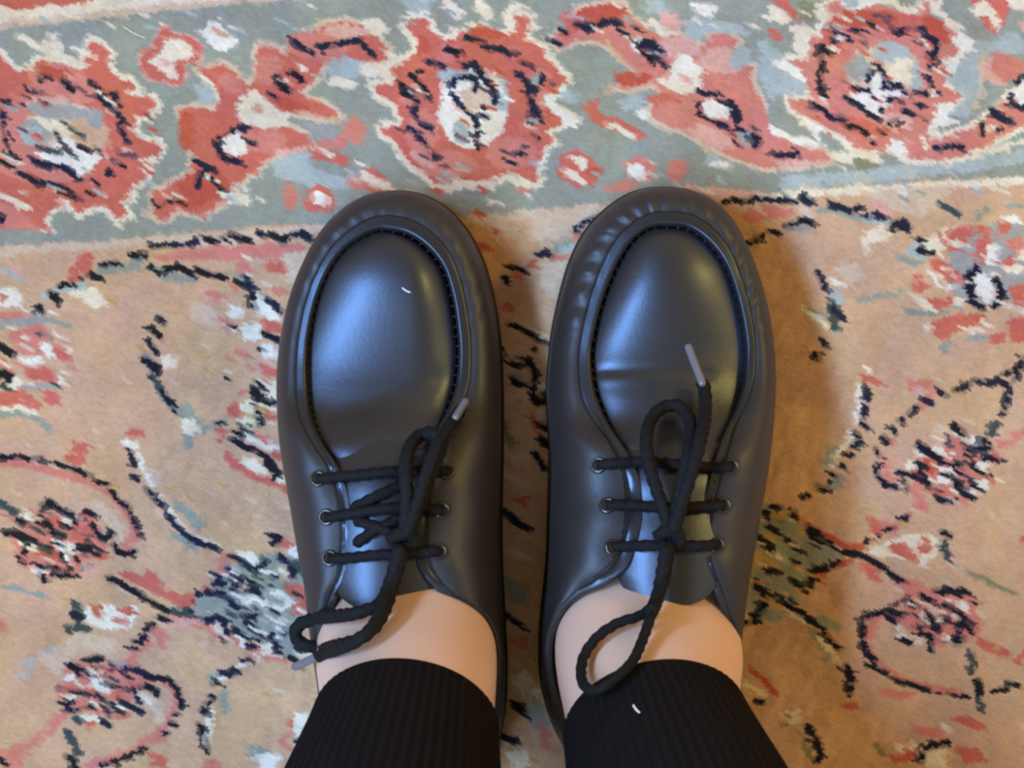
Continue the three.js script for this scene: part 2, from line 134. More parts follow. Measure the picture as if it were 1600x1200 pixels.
  E('pale', 1378, 112, 58, 42, 0); E('blue', 1392, 84, 30, 18, 10); E('grey', 1340, 108, 18, 20, 0); E('cream', 1410, 112, 22, 22, 0); E('blue', 1432, 122, 8, 24, 0);
  P('white', 1324, 148, 1346, 144, 1360, 142, 1362, 116, 1374, 112, 1380, 138, 1400, 142, 1412, 148, 1398, 156, 1386, 164, 1378, 180, 1366, 184, 1350, 170, 1332, 160);
  L('navy', 8, 1320, 154, 1340, 164, 1354, 176, 1370, 186); L('navy', 8, 1333, 139, 1346, 142, 1358, 142); L('navy', 8, 1358, 128, 1360, 112); L('navy', 9, 1372, 102, 1376, 112, 1382, 124, 1380, 138); L('navy', 9, 1386, 138, 1398, 133, 1410, 138, 1414, 148); L('navy', 8, 1388, 157, 1402, 156); E('navy', 1377, 171, 5, 5); E('navy', 1363, 152, 4, 4);
  L('ink', 9, 1284, 76, 1283, 100, 1282, 120, 1282, 140, 1290, 152); L('ink', 9, 1286, 74, 1298, 88); L('navy', 9, 1300, 66, 1308, 52, 1318, 52, 1326, 64); E('cream', 1310, 62, 6, 5); E('cream', 1300, 78, 7, 5); L('navy', 11, 1336, 49, 1356, 56); L('plum', 7, 1368, 26, 1388, 28); L('ink', 8, 1360, 40, 1372, 46); L('plum', 7, 1390, 36, 1396, 48); L('ink', 9, 1400, 52, 1420, 46); L('navy', 10, 1438, 46, 1450, 60, 1466, 70, 1462, 84, 1450, 86); L('navy', 8, 1426, 62, 1444, 70); L('cream', 6, 1442, 62, 1450, 76); L('navy', 7, 1456, 92, 1452, 120, 1454, 136); L('navy', 9, 1438, 148, 1450, 150); L('navy', 7, 1462, 148, 1468, 144); E('white', 1456, 146, 6, 6); L('navy', 7, 1433, 164, 1440, 167); L('navy', 9, 1410, 174, 1426, 180); L('ink', 8, 1388, 194, 1402, 188); L('ink', 6, 1372, 204, 1380, 208); L('ink', 8, 1266, 160, 1280, 168, 1292, 178); L('navy', 10, 1296, 182, 1318, 188); L('ink', 8, 1322, 198, 1342, 200, 1354, 212); L('ink', 8, 1362, 216, 1366, 226); E('cream', 1284, 158, 8, 6);
  L('navy', 9, 1212, 246, 1240, 244); L('navy', 8, 1246, 238, 1250, 250); L('navy', 10, 1462, 232, 1480, 230); L('navy', 10, 1488, 228, 1504, 230); L('navy', 12, 1550, 172, 1560, 184, 1576, 190); L('navy', 8, 1536, 192, 1534, 212); L('cream', 9, 1544, 204, 1556, 200); L('navy', 6, 1558, 208, 1564, 200); L('navy', 9, 1578, 150, 1580, 166, 1610, 170); P('white', 1582, 150, 1596, 130, 1640, 120, 1640, 168, 1590, 164); L('navy', 8, 1588, 132, 1600, 120, 1640, 108);
  P('cream', 1296, 240, 1330, 232, 1370, 240, 1380, 256, 1340, 262, 1304, 252); P('white', 1390, 216, 1416, 224, 1424, 244, 1400, 246); P('olive', 1330, 246, 1360, 250, 1380, 262, 1340, 268); L('pink', 8, 1216, 258, 1290, 254); L('cream', 9, 1440, 214, 1446, 232); L('cream', 9, 1520, 246, 1560, 234, 1620, 216);
  // field, upper left: curling stem
  P('coral', 236, 402, 300, 390, 352, 384, 440, 382, 484, 386, 470, 398, 400, 406, 300, 408, 252, 410); P('pale', 240, 384, 300, 380, 350, 374, 480, 362, 484, 370, 356, 384); P('coral', 366, 412, 390, 410, 394, 426, 370, 428); P('red', 408, 408, 440, 406, 446, 430, 424, 428); P('coral', 360, 440, 372, 436, 376, 460, 364, 458); P('pale', 440, 398, 480, 392, 472, 450, 452, 440);
  L('blue', 12, 70, 462, 96, 452, 130, 446); L('sage', 14, 160, 424, 196, 418, 220, 410); L('sage', 12, 236, 416, 252, 430, 300, 436);
  L('ink', 9, 60, 480, 68, 490); L('ink', 12, 78, 458, 92, 472); L('ink', 10, 92, 448, 112, 444); L('ink', 11, 126, 434, 140, 428, 156, 436); L('ink', 10, 162, 414, 182, 412); L('ink', 10, 204, 398, 216, 404, 228, 400); L('navy', 9, 238, 388, 262, 384, 286, 384, 308, 378); L('ink', 11, 324, 374, 338, 380); L('ink', 8, 346, 372, 354, 376); L('ink', 11, 360, 366, 376, 372, 388, 376); L('navy', 9, 404, 366, 416, 372); L('ink', 10, 424, 368, 440, 376, 452, 372); L('navy', 12, 458, 368, 472, 366, 486, 372);
  L('ink', 8, 236, 418, 248, 428); L('ink', 10, 256, 422, 268, 420, 282, 418, 300, 430); L('ink', 11, 310, 424, 330, 430, 352, 436); P('red', 106, 424, 116, 414, 128, 404, 132, 392, 148, 404, 142, 424, 122, 440, 104, 438); P('cream', 104, 460, 130, 450, 150, 448, 168, 474, 150, 484, 130, 468); P('gold', 170, 462, 184, 466, 190, 480, 178, 478); E('pink', 24, 424, 14, 9); L('blue', 8, 10, 424, 34, 440);
  // field, left edge flower
  P('white', -20, 448, 20, 450, 40, 470, 36, 480, 0, 482); P('coral', 0, 458, 14, 464, 10, 472, 0, 472); P('coral', -10, 486, 16, 490, 36, 484, 40, 496, 20, 502, -10, 498); L('grey', 12, 0, 510, 36, 504, 66, 500); P('coral', 12, 520, 40, 514, 60, 506, 72, 520, 66, 550, 40, 556, 20, 544); P('white', 62, 520, 76, 530, 86, 556, 72, 560, 64, 544); P('red', 82, 534, 100, 544, 110, 556, 104, 566, 88, 560, 84, 548); P('cream', 96, 528, 112, 534, 116, 556, 106, 546); P('white', 30, 558, 66, 556, 74, 566, 40, 572); P('red', 38, 576, 70, 572, 90, 582, 80, 598, 46, 594); P('cream', 20, 586, 40, 596, 60, 604, 30, 606, 10, 600); L('ink', 11, -4, 540, 12, 550, 22, 556); L('ink', 13, -8, 582, 16, 586, 10, 604); L('cream', 8, -4, 566, 16, 574); P('red', -10, 618, 20, 608, 42, 610, 60, 630, 62, 648, 30, 640, -10, 632); P('red', 66, 612, 88, 612, 94, 630, 78, 636, 66, 624); L('sage', 10, 0, 648, 36, 644, 58, 656, 74, 668, 82, 676); L('cream', 9, 4, 640, 30, 636, 56, 646); L('grey', 7, 40, 608, 66, 604, 90, 606); L('cream', 8, 90, 590, 100, 600); L('pine', 7, 0, 602, 26, 612);
  // field, left leaf stalk
  L('sage', 10, 226, 552, 238, 580, 250, 610, 270, 640); L('navy', 10, 252, 498, 256, 508); L('ink', 11, 234, 514, 250, 526); L('ink', 10, 234, 536, 244, 550); L('ink', 14, 226, 562, 244, 574, 240, 590); L('pine', 12, 242, 590, 248, 606); L('ink', 10, 254, 612, 264, 626, 278, 646); P('sage', 274, 640, 290, 624, 302, 640, 314, 660, 306, 680, 296, 708, 286, 700, 290, 672); P('cream', 284, 656, 302, 652, 312, 670, 300, 684, 288, 676); L('sage', 9, 312, 678, 330, 666, 346, 660); L('ink', 6, 336, 662, 346, 660); P('cream', 252, 556, 282, 556, 276, 574, 256, 580); L('sage', 6, 70, 500, 110, 510);
  // flower left of the shoe
  P('pink', 312, 452, 346, 460, 360, 474, 324, 476); P('coral', 316, 456, 344, 458, 356, 464, 336, 470); P('white', 360, 478, 388, 486, 380, 500, 356, 496); P('coral', 340, 496, 364, 504, 384, 516, 372, 522, 348, 514); P('coral', 366, 546, 384, 546, 396, 558, 370, 558); P('pale', 300, 468, 350, 490, 330, 510, 296, 500); P('white', 372, 512, 410, 506, 412, 530, 384, 532); L('sage', 14, 376, 436, 392, 448); L('navy', 12, 388, 446, 400, 460, 414, 468, 430, 478, 440, 488); L('ink', 10, 394, 464, 398, 482); P('coral', 416, 446, 440, 450, 452, 458, 430, 464); P('white', 402, 466, 424, 478, 440, 500, 420, 504, 406, 490); L('pink', 8, 404, 440, 420, 452); P('red', 412, 500, 440, 506, 444, 524, 418, 520); L('ink', 9, 410, 520, 436, 532); P('white', 404, 536, 436, 540, 440, 560, 410, 556); P('red', 404, 566, 434, 572, 436, 590, 410, 584); P('cream', 400, 592, 436, 596, 430, 612, 402, 606);
  P('cream', 372, 632, 396, 622, 404, 610, 430, 600, 436, 640, 430, 664, 404, 664, 376, 668, 370, 652); P('red', 354, 640, 368, 630, 376, 644, 372, 656, 356, 652); L('coral', 7, 372, 620, 386, 612); L('ink', 13, 396, 612, 410, 622); L('ink', 12, 404, 626, 402, 648, 406, 664); P('red', 412, 636, 432, 646, 434, 662, 414, 658); E('ink', 430, 632, 6, 5); P('white', 376, 682, 396, 672, 420, 684, 440, 696, 436, 708, 404, 700, 384, 690); P('coral', 396, 678, 418, 680, 436, 694, 422, 698, 404, 690); L('pine', 8, 372, 682, 376, 670, 392, 668); L('ink', 10, 364, 688, 380, 698, 396, 704, 416, 714, 424, 722); P('cream', 376, 722, 398, 716, 412, 730, 418, 744, 390, 740); L('red', 13, 358, 712, 364, 724, 376, 732); L('red', 12, 384, 740, 410, 748, 436, 758, 452, 768); L('ink', 15, 420, 724, 430, 736, 434, 748); P('cream', 430, 750, 446, 738, 456, 760, 440, 760); P('red', 426, 700, 444, 712, 442, 724, 424, 716); L('red', 8, 344, 690, 350, 676, 338, 674);
  // left lower scroll and its rosette
  L('coral', 12, 0, 722, 40, 726, 84, 738, 120, 748, 150, 756, 172, 772, 196, 800, 208, 826); L('coral', 14, 206, 822, 210, 844, 196, 858); L('pale', 18, 150, 790, 180, 820, 186, 840);
  L('ink', 8, -10, 712, 16, 716, 40, 716); L('ink', 8, 46, 718, 66, 716); L('ink', 9, 86, 724, 108, 732, 144, 744); L('ink', 8, 154, 754, 170, 758); L('ink', 8, 174, 768, 182, 780); L('ink', 9, 188, 786, 204, 796); L('ink', 9, 204, 806, 212, 824, 218, 838); L('ink', 9, 182, 862, 196, 868, 212, 862); P('red', 96, 716, 112, 704, 124, 692, 136, 688, 138, 706, 130, 724, 118, 730);
  P('coral', 50, 796, 80, 800, 110, 804, 140, 806, 160, 830, 170, 850, 160, 866, 130, 880, 120, 896, 80, 904, 40, 890, 24, 870, 18, 838, 40, 822); P('red', 66, 812, 90, 800, 98, 820, 90, 834, 70, 824); P('red', 110, 836, 140, 820, 150, 842, 130, 852, 114, 846); P('deep', 50, 866, 80, 858, 96, 870, 70, 880);
  P('white', 26, 806, 50, 800, 62, 808, 48, 820, 30, 816); P('cream', 90, 806, 106, 800, 124, 808, 112, 822, 98, 816); P('white', 84, 838, 100, 840, 122, 858, 108, 876, 96, 888, 92, 862); P('cream', 28, 846, 52, 842, 54, 856, 36, 856); P('white', 42, 884, 64, 888, 74, 896, 60, 898, 48, 894); P('blue', 148, 828, 168, 834, 160, 846, 148, 842); E('grey', 140, 886, 9, 6);
  L('ink', 9, 64, 790, 80, 784, 94, 796); L('ink', 7, 80, 782, 78, 796); L('pine', 12, 0, 784, 12, 792, 22, 802); L('ink', 10, 26, 814, 44, 822, 62, 818); L('ink', 7, 66, 798, 62, 818); L('ink', 8, 76, 832, 98, 838); L('ink', 8, 108, 826, 122, 812, 134, 800, 146, 806); L('ink', 9, 142, 818, 150, 832, 164, 842, 176, 838); L('ink', 6, 172, 830, 182, 836); L('ink', 10, 10, 836, 32, 836, 56, 846); L('ink', 8, 60, 852, 76, 858); L('ink', 12, 122, 856, 140, 858); L('ink', 10, 38, 862, 48, 850); L('ink', 8, 32, 872, 40, 880); L('ink', 9, 60, 884, 90, 890, 106, 888); L('ink', 8, 94, 866, 98, 882); L('ink', 9, 62, 898, 70, 908); L('ink', 7, 80, 900, 122, 900); L('ink', 7, 120, 874, 128, 890); L('ink', 9, 176, 852, 190, 866); L('red', 12, 150, 866, 166, 872); L('pink', 10, 128, 900, 160, 890);
  L('sage', 8, 4, 918, 30, 918, 46, 926, 68, 932); L('coral', 8, 0, 800, 20, 812);
  // middle left stalk and leaves
  L('white', 9, 216, 710, 224, 736, 240, 758); L('cream', 8, 236, 770, 262, 796, 296, 834, 340, 856); L('sage', 14, 276, 790, 296, 800, 310, 822); L('sage', 12, 274, 838, 290, 846, 306, 858); P('sage', 268, 782, 296, 790, 312, 810, 310, 830, 290, 812); L('navy', 8, 204, 702, 206, 718, 210, 728); L('navy', 8, 208, 744, 216, 752); L('navy', 10, 228, 764, 238, 778, 252, 790); L('navy', 11, 262, 806, 274, 820, 290, 834); L('navy', 10, 296, 838, 312, 850, 336, 858); P('red', 194, 686, 204, 668, 214, 668, 230, 682, 212, 686); L('white', 10, 196, 694, 214, 698); P('pale', 226, 728, 258, 740, 250, 760, 232, 750);
  // left palmette
  P('sage', 300, 956, 310, 934, 340, 926, 336, 910, 352, 900, 372, 876, 410, 862, 440, 866, 470, 870, 478, 920, 480, 960, 470, 1010, 452, 1036, 420, 1010, 400, 996, 380, 986, 360, 976, 330, 970);
  P('coral', 344, 862, 360, 866, 356, 894, 340, 896); P('red', 280, 932, 306, 928, 318, 916, 330, 914, 322, 930, 300, 936, 296, 954, 280, 950); L('coral', 12, 272, 962, 300, 972, 330, 984, 344, 996); P('red', 440, 918, 460, 908, 478, 918, 484, 950, 470, 962, 452, 958, 464, 940);
  P('white', 370, 862, 396, 862, 406, 884, 396, 888, 378, 878); P('white', 342, 894, 362, 896, 374, 912, 366, 916, 348, 904); P('white', 380, 930, 410, 938, 424, 918, 444, 926, 462, 944, 440, 956, 424, 950, 452, 972, 440, 980, 410, 966, 384, 956); P('cream', 326, 976, 344, 974, 350, 994, 332, 988); P('cream', 404, 1008, 424, 1002, 430, 1020, 412, 1026); P('white', 366, 992, 378, 994, 384, 1014, 368, 1008); P('cream', 456, 1016, 484, 1010, 490, 1024, 464, 1030); P('tan', 434, 880, 450, 884, 456, 906, 442, 912); L('grey', 12, 390, 920, 440, 940); L('grey', 9, 400, 950, 440, 970);
  L('navy', 10, 362, 870, 370, 876, 384, 884, 398, 892, 412, 884); L('navy', 8, 408, 870, 412, 880); L('navy', 12, 356, 890, 368, 900); L('navy', 9, 330, 896, 342, 902, 336, 916, 350, 914); L('navy', 10, 366, 914, 384, 918, 406, 924); L('navy', 13, 420, 896, 426, 902, 430, 900); L('navy', 10, 436, 868, 450, 878, 458, 892, 460, 904); L('navy', 11, 310, 930, 328, 926, 344, 928, 356, 938, 372, 952); L('navy', 12, 280, 956, 296, 956); L('ink', 7, 296, 944, 302, 940); L('navy', 11, 306, 968, 326, 970, 340, 966, 352, 974); L('navy', 11, 350, 978, 356, 994, 352, 1002); L('navy', 10, 388, 964, 404, 964, 416, 968); L('navy', 12, 384, 976, 398, 982); L('navy', 10, 368, 986, 380, 992, 390, 998); L('navy', 12, 424, 994, 434, 1002); L('navy', 9, 434, 984, 442, 988); L('navy', 14, 390, 1010, 400, 1020); L('navy', 11, 432, 1010, 436, 1022); L('navy', 12, 462, 1010, 468, 1016); L('ink', 9, 452, 1028, 470, 1040); L('ink', 6, 404, 1000, 410, 1006); L('coral', 9, 384, 1024, 404, 1020); L('coral', 10, 420, 1028, 444, 1034); L('coral', 8, 352, 996, 372, 1004);
  P('red', 424, 842, 460, 848, 470, 856, 440, 858); L('ink', 11, 424, 838, 438, 842, 428, 850); P('white', 444, 858, 470, 854, 466, 874, 450, 868); P('pine', 456, 878, 474, 866, 480, 890, 466, 896);
  // left lower field
  L('red', 16, 196, 900, 228, 912, 260, 926, 292, 944); P('red', 224, 910, 230, 888, 244, 900, 280, 930, 260, 936); L('ink', 9, 172, 906, 192, 914, 210, 926, 236, 940, 262, 954, 284, 958); L('pine', 10, 268, 954, 294, 956); P('pink', 250, 976, 290, 964, 316, 970, 280, 984); L('coral', 14, 240, 984, 262, 996, 250, 1006); L('coral', 12, 230, 1004, 214, 1020, 206, 1030);
  L('ink', 11, 250, 964, 262, 970); L('ink', 9, 228, 986, 242, 978); L('ink', 8, 220, 998, 230, 996); L('ink', 8, 210, 1002, 220, 1006); L('ink', 7, 202, 1014, 216, 1016);
  P('white', 130, 950, 170, 944, 216, 948, 222, 962, 200, 980, 160, 986, 132, 974); P('red', 142, 948, 160, 946, 166, 962, 146, 964); P('red', 182, 946, 204, 948, 218, 960, 200, 964, 186, 956); P('coral', 172, 966, 190, 964, 200, 974, 180, 974); L('pine', 12, 116, 944, 126, 950); L('navy', 12, 114, 960, 128, 966); L('pine', 14, 108, 986, 120, 978, 136, 984); L('blue', 8, 86, 1010, 60, 1030, 30, 1060); E('coral', 0, 980, 10, 8); P('pale', 60, 1030, 120, 990, 180, 1000, 190, 1020, 120, 1020, 90, 1060);
  P('coral', 110, 1036, 150, 1040, 190, 1044, 220, 1054, 232, 1062, 220, 1090, 190, 1106, 170, 1120, 140, 1110, 100, 1104, 86, 1076, 100, 1058); P('coral', 180, 1036, 214, 1020, 214, 1040, 190, 1046); L('coral', 12, 226, 1060, 262, 1070, 276, 1090, 272, 1110, 256, 1140, 220, 1164); L('pale', 14, 240, 1090, 244, 1120); L('tan', 12, 240, 1070, 262, 1084);
  P('white', 140, 1060, 160, 1058, 186, 1076, 172, 1084, 150, 1080); P('white', 96, 1060, 118, 1052, 118, 1064, 104, 1066); P('cream', 100, 1086, 124, 1082, 124, 1094, 106, 1096); P('white', 214, 1076, 230, 1084, 238, 1104, 222, 1092); P('white', 120, 1122, 150, 1120, 160, 1132, 134, 1132); P('red', 134, 1128, 150, 1126, 146, 1138, 134, 1136); P('white', 180, 1096, 204, 1106, 196, 1114, 180, 1110); P('grey', 176, 1030, 196, 1036, 190, 1042, 178, 1040); P('red', 180, 1118, 206, 1114, 198, 1124, 184, 1126);
  L('ink', 10, 134, 1032, 160, 1030); L('ink', 11, 108, 1040, 124, 1046, 132, 1052); L('ink', 9, 122, 1054, 140, 1060, 150, 1054); L('navy', 9, 90, 1076, 120, 1082, 150, 1084, 160, 1094); L('navy', 8, 180, 1046, 204, 1044, 230, 1056); L('ink', 8, 92, 1098, 108, 1104, 118, 1096); L('navy', 9, 100, 1112, 124, 1110, 146, 1104); L('navy', 9, 174, 1072, 196, 1078); L('navy', 10, 212, 1080, 220, 1096); L('navy', 10, 186, 1092, 200, 1102, 222, 1112); L('navy', 9, 176, 1106, 170, 1120); L('pine', 10, 116, 1122, 124, 1130); L('navy', 10, 160, 1130, 172, 1136); L('ink', 11, 232, 1074, 246, 1084); L('ink', 9, 228, 1058, 250, 1060, 272, 1068, 280, 1080, 284, 1104); L('ink', 9, 266, 1130, 276, 1136); L('ink', 7, 270, 1118, 278, 1116); L('ink', 7, 252, 1152, 264, 1146); L('ink', 6, 150, 1046, 172, 1050);
  L('coral', 14, 250, 1150, 216, 1170, 186, 1186, 140, 1196); L('ink', 8, 230, 1170, 210, 1178, 190, 1188, 160, 1196); L('coral', 14, 100, 1120, 70, 1146, 40, 1168, 0, 1180); P('coral', 0, 1180, 30, 1172, 40, 1196, 0, 1210); P('red', 228, 1176, 250, 1176, 262, 1196, 240, 1204); L('pine', 13, 106, 1146, 116, 1160, 122, 1176); L('ink', 11, 104, 1182, 116, 1192, 122, 1210); L('ink', 8, 0, 1188, 8, 1196);
  L('sage', 12, 330, 1062, 350, 1052); L('sage', 14, 350, 1084, 354, 1110); L('white', 9, 344, 1064, 372, 1046, 396, 1026); L('white', 9, 330, 1096, 324, 1130, 328, 1160); L('navy', 8, 380, 1034, 390, 1030); L('navy', 9, 364, 1048, 374, 1050); L('navy', 10, 346, 1052, 362, 1056); L('ink', 9, 332, 1070, 340, 1068); L('ink', 8, 328, 1088, 336, 1092); L('ink', 9, 320, 1100, 328, 1098); L('ink', 8, 314, 1110, 322, 1112); L('ink', 9, 310, 1132, 318, 1142, 322, 1160, 326, 1174);
  P('red', 452, 1124, 464, 1128, 470, 1140, 456, 1138); L('coral', 9, 452, 1146, 440, 1160, 456, 1172); P('white', 462, 1116, 484, 1112, 480, 1140, 470, 1150, 460, 1166); P('sage', 388, 1162, 420, 1170, 424, 1196, 396, 1190); P('white', 404, 1180, 440, 1176, 436, 1210, 404, 1206); P('coral', 320, 1188, 340, 1182, 348, 1200, 320, 1206); L('navy', 8, 464, 1160, 474, 1150);
  // between the shoes
  P('pale', 760, 350, 790, 344, 800, 370, 776, 380); P('pale', 830, 330, 900, 322, 940, 318, 920, 360, 870, 372, 836, 380); P('red', 744, 378, 764, 384, 778, 396, 750, 394); P('red', 822, 408, 840, 404, 840, 422, 826, 424); E('blue', 888, 388, 13, 10); L('sage', 9, 870, 390, 884, 374); L('sage', 6, 812, 364, 820, 358); L('navy', 11, 900, 362, 912, 350, 940, 338); L('navy', 11, 842, 398, 856, 394, 862, 402); L('coral', 9, 862, 408, 884, 402); L('coral', 9, 904, 372, 924, 360); L('ink', 9, 796, 418, 806, 420, 820, 424); L('ink', 9, 788, 434, 790, 442); L('coral', 8, 800, 432, 820, 434); P('red', 778, 478, 804, 474, 806, 488, 784, 490); P('pale', 850, 410, 890, 408, 870, 470, 846, 450); L('deep', 7, 746, 332, 760, 338); L('red', 7, 770, 358, 784, 372);
  L('ink', 9, 794, 508, 812, 512, 826, 522, 840, 532, 860, 540); L('cream', 9, 830, 514, 850, 530, 862, 536); L('ink', 13, 780, 545, 790, 560, 806, 570); L('ink', 11, 806, 566, 828, 566, 836, 590, 830, 616, 840, 630, 852, 628); L('ink', 9, 798, 590, 806, 600, 820, 602); P('grey', 806, 580, 822, 592, 818, 600, 804, 592); E('ink', 835, 548, 5, 5); L('cream', 10, 840, 600, 856, 610); L('pine', 13, 848, 618, 862, 626); P('pale', 804, 608, 824, 606, 828, 628, 806, 624); P('pale', 838, 640, 860, 644, 852, 656, 840, 652); L('ink', 8, 846, 664, 860, 676); L('ink', 11, 844, 684, 860, 700); L('olive', 14, 782, 660, 796, 690); L('red', 9, 832, 646, 840, 676); L('pale', 12, 790, 700, 800, 720, 820, 714); L('pale', 10, 790, 740, 824, 760); L('ink', 12, 836, 710, 850, 730); L('navy', 11, 790, 800, 810, 820, 830, 830); L('pale', 12, 800, 860, 830, 880); P('red', 800, 780, 830, 776, 824, 800); P('sage', 790, 900, 830, 920, 824, 950, 796, 940); L('navy', 10, 788, 960, 820, 980); P('coral', 796, 1000, 830, 990, 820, 1020); P('white', 796, 1056, 826, 1050, 840, 1080, 810, 1096); L('navy', 12, 800, 1100, 830, 1120); P('sage', 820, 1080, 850, 1100, 860, 1140, 830, 1140); L('ink', 10, 784, 1150, 810, 1160); P('coral', 840, 1120, 866, 1150, 846, 1180); P('cream', 790, 1176, 820, 1170, 830, 1196, 800, 1206); P('pale', 794, 1030, 820, 1036, 806, 1050);
  // field, upper right: curling stem
  P('coral', 1180, 320, 1206, 322, 1240, 330, 1236, 340, 1200, 342, 1170, 352, 1160, 340); P('pale', 1244, 322, 1268, 322, 1270, 340, 1250, 346); L('sage', 12, 1280, 330, 1300, 326, 1330, 338, 1360, 346); L('blue', 13, 1352, 344, 1376, 346, 1384, 352); L('blue', 16, 1426, 392, 1442, 384, 1436, 400); L('sage', 11, 1410, 404, 1434, 414);
  L('ink', 10, 1130, 318, 1150, 314, 1170, 316); L('navy', 9, 1176, 310, 1200, 312, 1220, 314, 1244, 318); L('navy', 13, 1256, 310, 1266, 316); L('navy', 12, 1298, 320, 1316, 326, 1332, 332, 1342, 324); L('navy', 12, 1356, 340, 1370, 336, 1378, 342); L('navy', 12, 1396, 350, 1412, 348, 1420, 358); L('ink', 8, 1398, 360, 1412, 358); L('navy', 9, 1434, 374, 1448, 382, 1438, 394); L('ink', 12, 1438, 392, 1456, 396); L('ink', 10, 1250, 344, 1266, 350); L('ink', 10, 1226, 354, 1240, 350); L('ink', 9, 1200, 362, 1216, 364); L('ink', 10, 1168, 382, 1190, 370); L('sage', 9, 1234, 358, 1262, 356); P('pink', 1360, 310, 1380, 318, 1396, 334, 1392, 344, 1372, 332, 1360, 328); P('pale', 1340, 300, 1500, 292, 1440, 340, 1400, 330); P('cream', 1352, 366, 1380, 352, 1396, 370, 1366, 380, 1352, 404, 1346, 390);
  L('pine', 10, 1466, 320, 1480, 326, 1500, 336); L('sage', 10, 1530, 340, 1546, 330); L('sage', 8, 1580, 326, 1600, 322); P('cream', 1440, 380, 1476, 366, 1500, 352, 1484, 390, 1452, 394);
  // field, right flower with white eye
  P('grey', 1492, 360, 1560, 348, 1610, 350, 1610, 460, 1590, 470, 1564, 470, 1530, 486, 1500, 470, 1480, 440, 1484, 400);
  P('red', 1486, 366, 1500, 352, 1520, 352, 1516, 372, 1508, 392, 1486, 394, 1474, 376); P('cream', 1484, 376, 1502, 376, 1506, 386, 1492, 388); P('red', 1528, 352, 1544, 352, 1548, 380, 1540, 408, 1530, 418, 1526, 384); P('red', 1562, 354, 1576, 346, 1586, 360, 1564, 366); P('white', 1560, 340, 1590, 336, 1600, 352, 1580, 348); P('white', 1542, 384, 1556, 378, 1564, 396, 1556, 416, 1542, 414); P('coral', 1566, 376, 1600, 370, 1610, 390, 1576, 392); P('red', 1560, 412, 1584, 398, 1590, 412, 1576, 424); P('cream', 1586, 392, 1610, 386, 1610, 408, 1590, 408);
  P('red', 1450, 406, 1476, 408, 1500, 426, 1504, 442, 1476, 440, 1458, 426); P('white', 1446, 414, 1462, 432, 1470, 446, 1500, 446, 1490, 454, 1464, 450); P('red', 1422, 438, 1436, 424, 1450, 450, 1436, 460, 1426, 456); P('red', 1444, 466, 1470, 470, 1484, 462, 1496, 474, 1466, 484, 1450, 478); P('cream', 1424, 462, 1444, 468, 1470, 490, 1452, 488); P('cream', 1494, 466, 1512, 468, 1504, 482, 1490, 480); P('red', 1452, 504, 1472, 500, 1498, 490, 1540, 494, 1550, 508, 1520, 512, 1496, 516, 1470, 532, 1454, 518); P('cream', 1504, 518, 1530, 512, 1546, 522, 1512, 524); P('red', 1548, 524, 1570, 520, 1572, 536, 1554, 542); P('red', 1578, 500, 1610, 494, 1610, 540, 1580, 532, 1570, 516); P('red', 1576, 452, 1590, 442, 1610, 446, 1610, 476, 1584, 478); P('cream', 1572, 476, 1610, 482, 1604, 490, 1574, 486); P('cream', 1562, 420, 1600, 412, 1610, 430, 1580, 430); L('sage', 9, 1420, 488, 1460, 492, 1480, 488); L('sage', 8, 1416, 462, 1412, 456); L('sage', 12, 1476, 548, 1480, 536); L('grey', 9, 1508, 530, 1546, 528);
  P('white', 1522, 430, 1534, 424, 1550, 436, 1556, 460, 1546, 476, 1530, 474, 1524, 450); L('ink', 14, 1526, 422, 1512, 434, 1516, 456, 1522, 474, 1536, 482); L('ink', 13, 1556, 442, 1564, 460, 1556, 478); L('ink', 8, 1522, 418, 1530, 424); P('cream', 1440, 510, 1456, 500, 1452, 522); L('sage', 7, 1340, 468, 1370, 464, 1400, 466, 1414, 458);
  // field, right leaf stalk
  L('navy', 10, 1276, 426, 1284, 440, 1288, 452); L('blue', 16, 1300, 456, 1312, 470); L('blue', 14, 1304, 496, 1306, 516); L('pine', 15, 1298, 474, 1302, 490, 1304, 510); L('navy', 11, 1300, 484, 1318, 498); L('sage', 9, 1266, 488, 1290, 496); L('white', 8, 1254, 482, 1290, 510); L('navy', 10, 1284, 532, 1292, 542); L('ink', 13, 1276, 556, 1278, 562); P('pale', 1306, 420, 1340, 410, 1350, 430, 1320, 446); L('white', 9, 1296, 436, 1312, 446);
  P('red', 1342, 588, 1358, 582, 1364, 590, 1382, 596, 1374, 606, 1350, 598); P('white', 1348, 570, 1362, 578, 1356, 590); P('coral', 1416, 594, 1460, 596, 1450, 620, 1420, 612); P('pink', 1420, 604, 1450, 608, 1470, 600, 1450, 630); L('coral', 12, 1470, 612, 1440, 632, 1420, 650);
  L('navy', 9, 1516, 602, 1500, 608, 1490, 610); L('navy', 9, 1522, 594, 1546, 600, 1560, 594); L('ink', 8, 1566, 586, 1580, 580, 1600, 574); L('navy', 10, 1468, 614, 1480, 620); L('navy', 10, 1444, 626, 1456, 632); L('navy', 9, 1420, 646, 1432, 636); L('navy', 9, 1404, 658, 1412, 656); L('navy', 9, 1394, 668, 1400, 680); L('ink', 12, 1382, 684, 1388, 692); L('ink', 9, 1368, 702, 1374, 714); L('ink', 10, 1370, 726, 1370, 744, 1382, 758, 1400, 764, 1416, 760); L('coral', 10, 1380, 714, 1384, 744, 1404, 752); L('coral', 8, 1396, 690, 1402, 696);
  L('navy', 12, 1566, 600, 1576, 604); L('navy', 10, 1578, 610, 1572, 630, 1566, 650); L('pine', 14, 1556, 664, 1550, 676); L('navy', 9, 1584, 596, 1590, 580, 1600, 560);
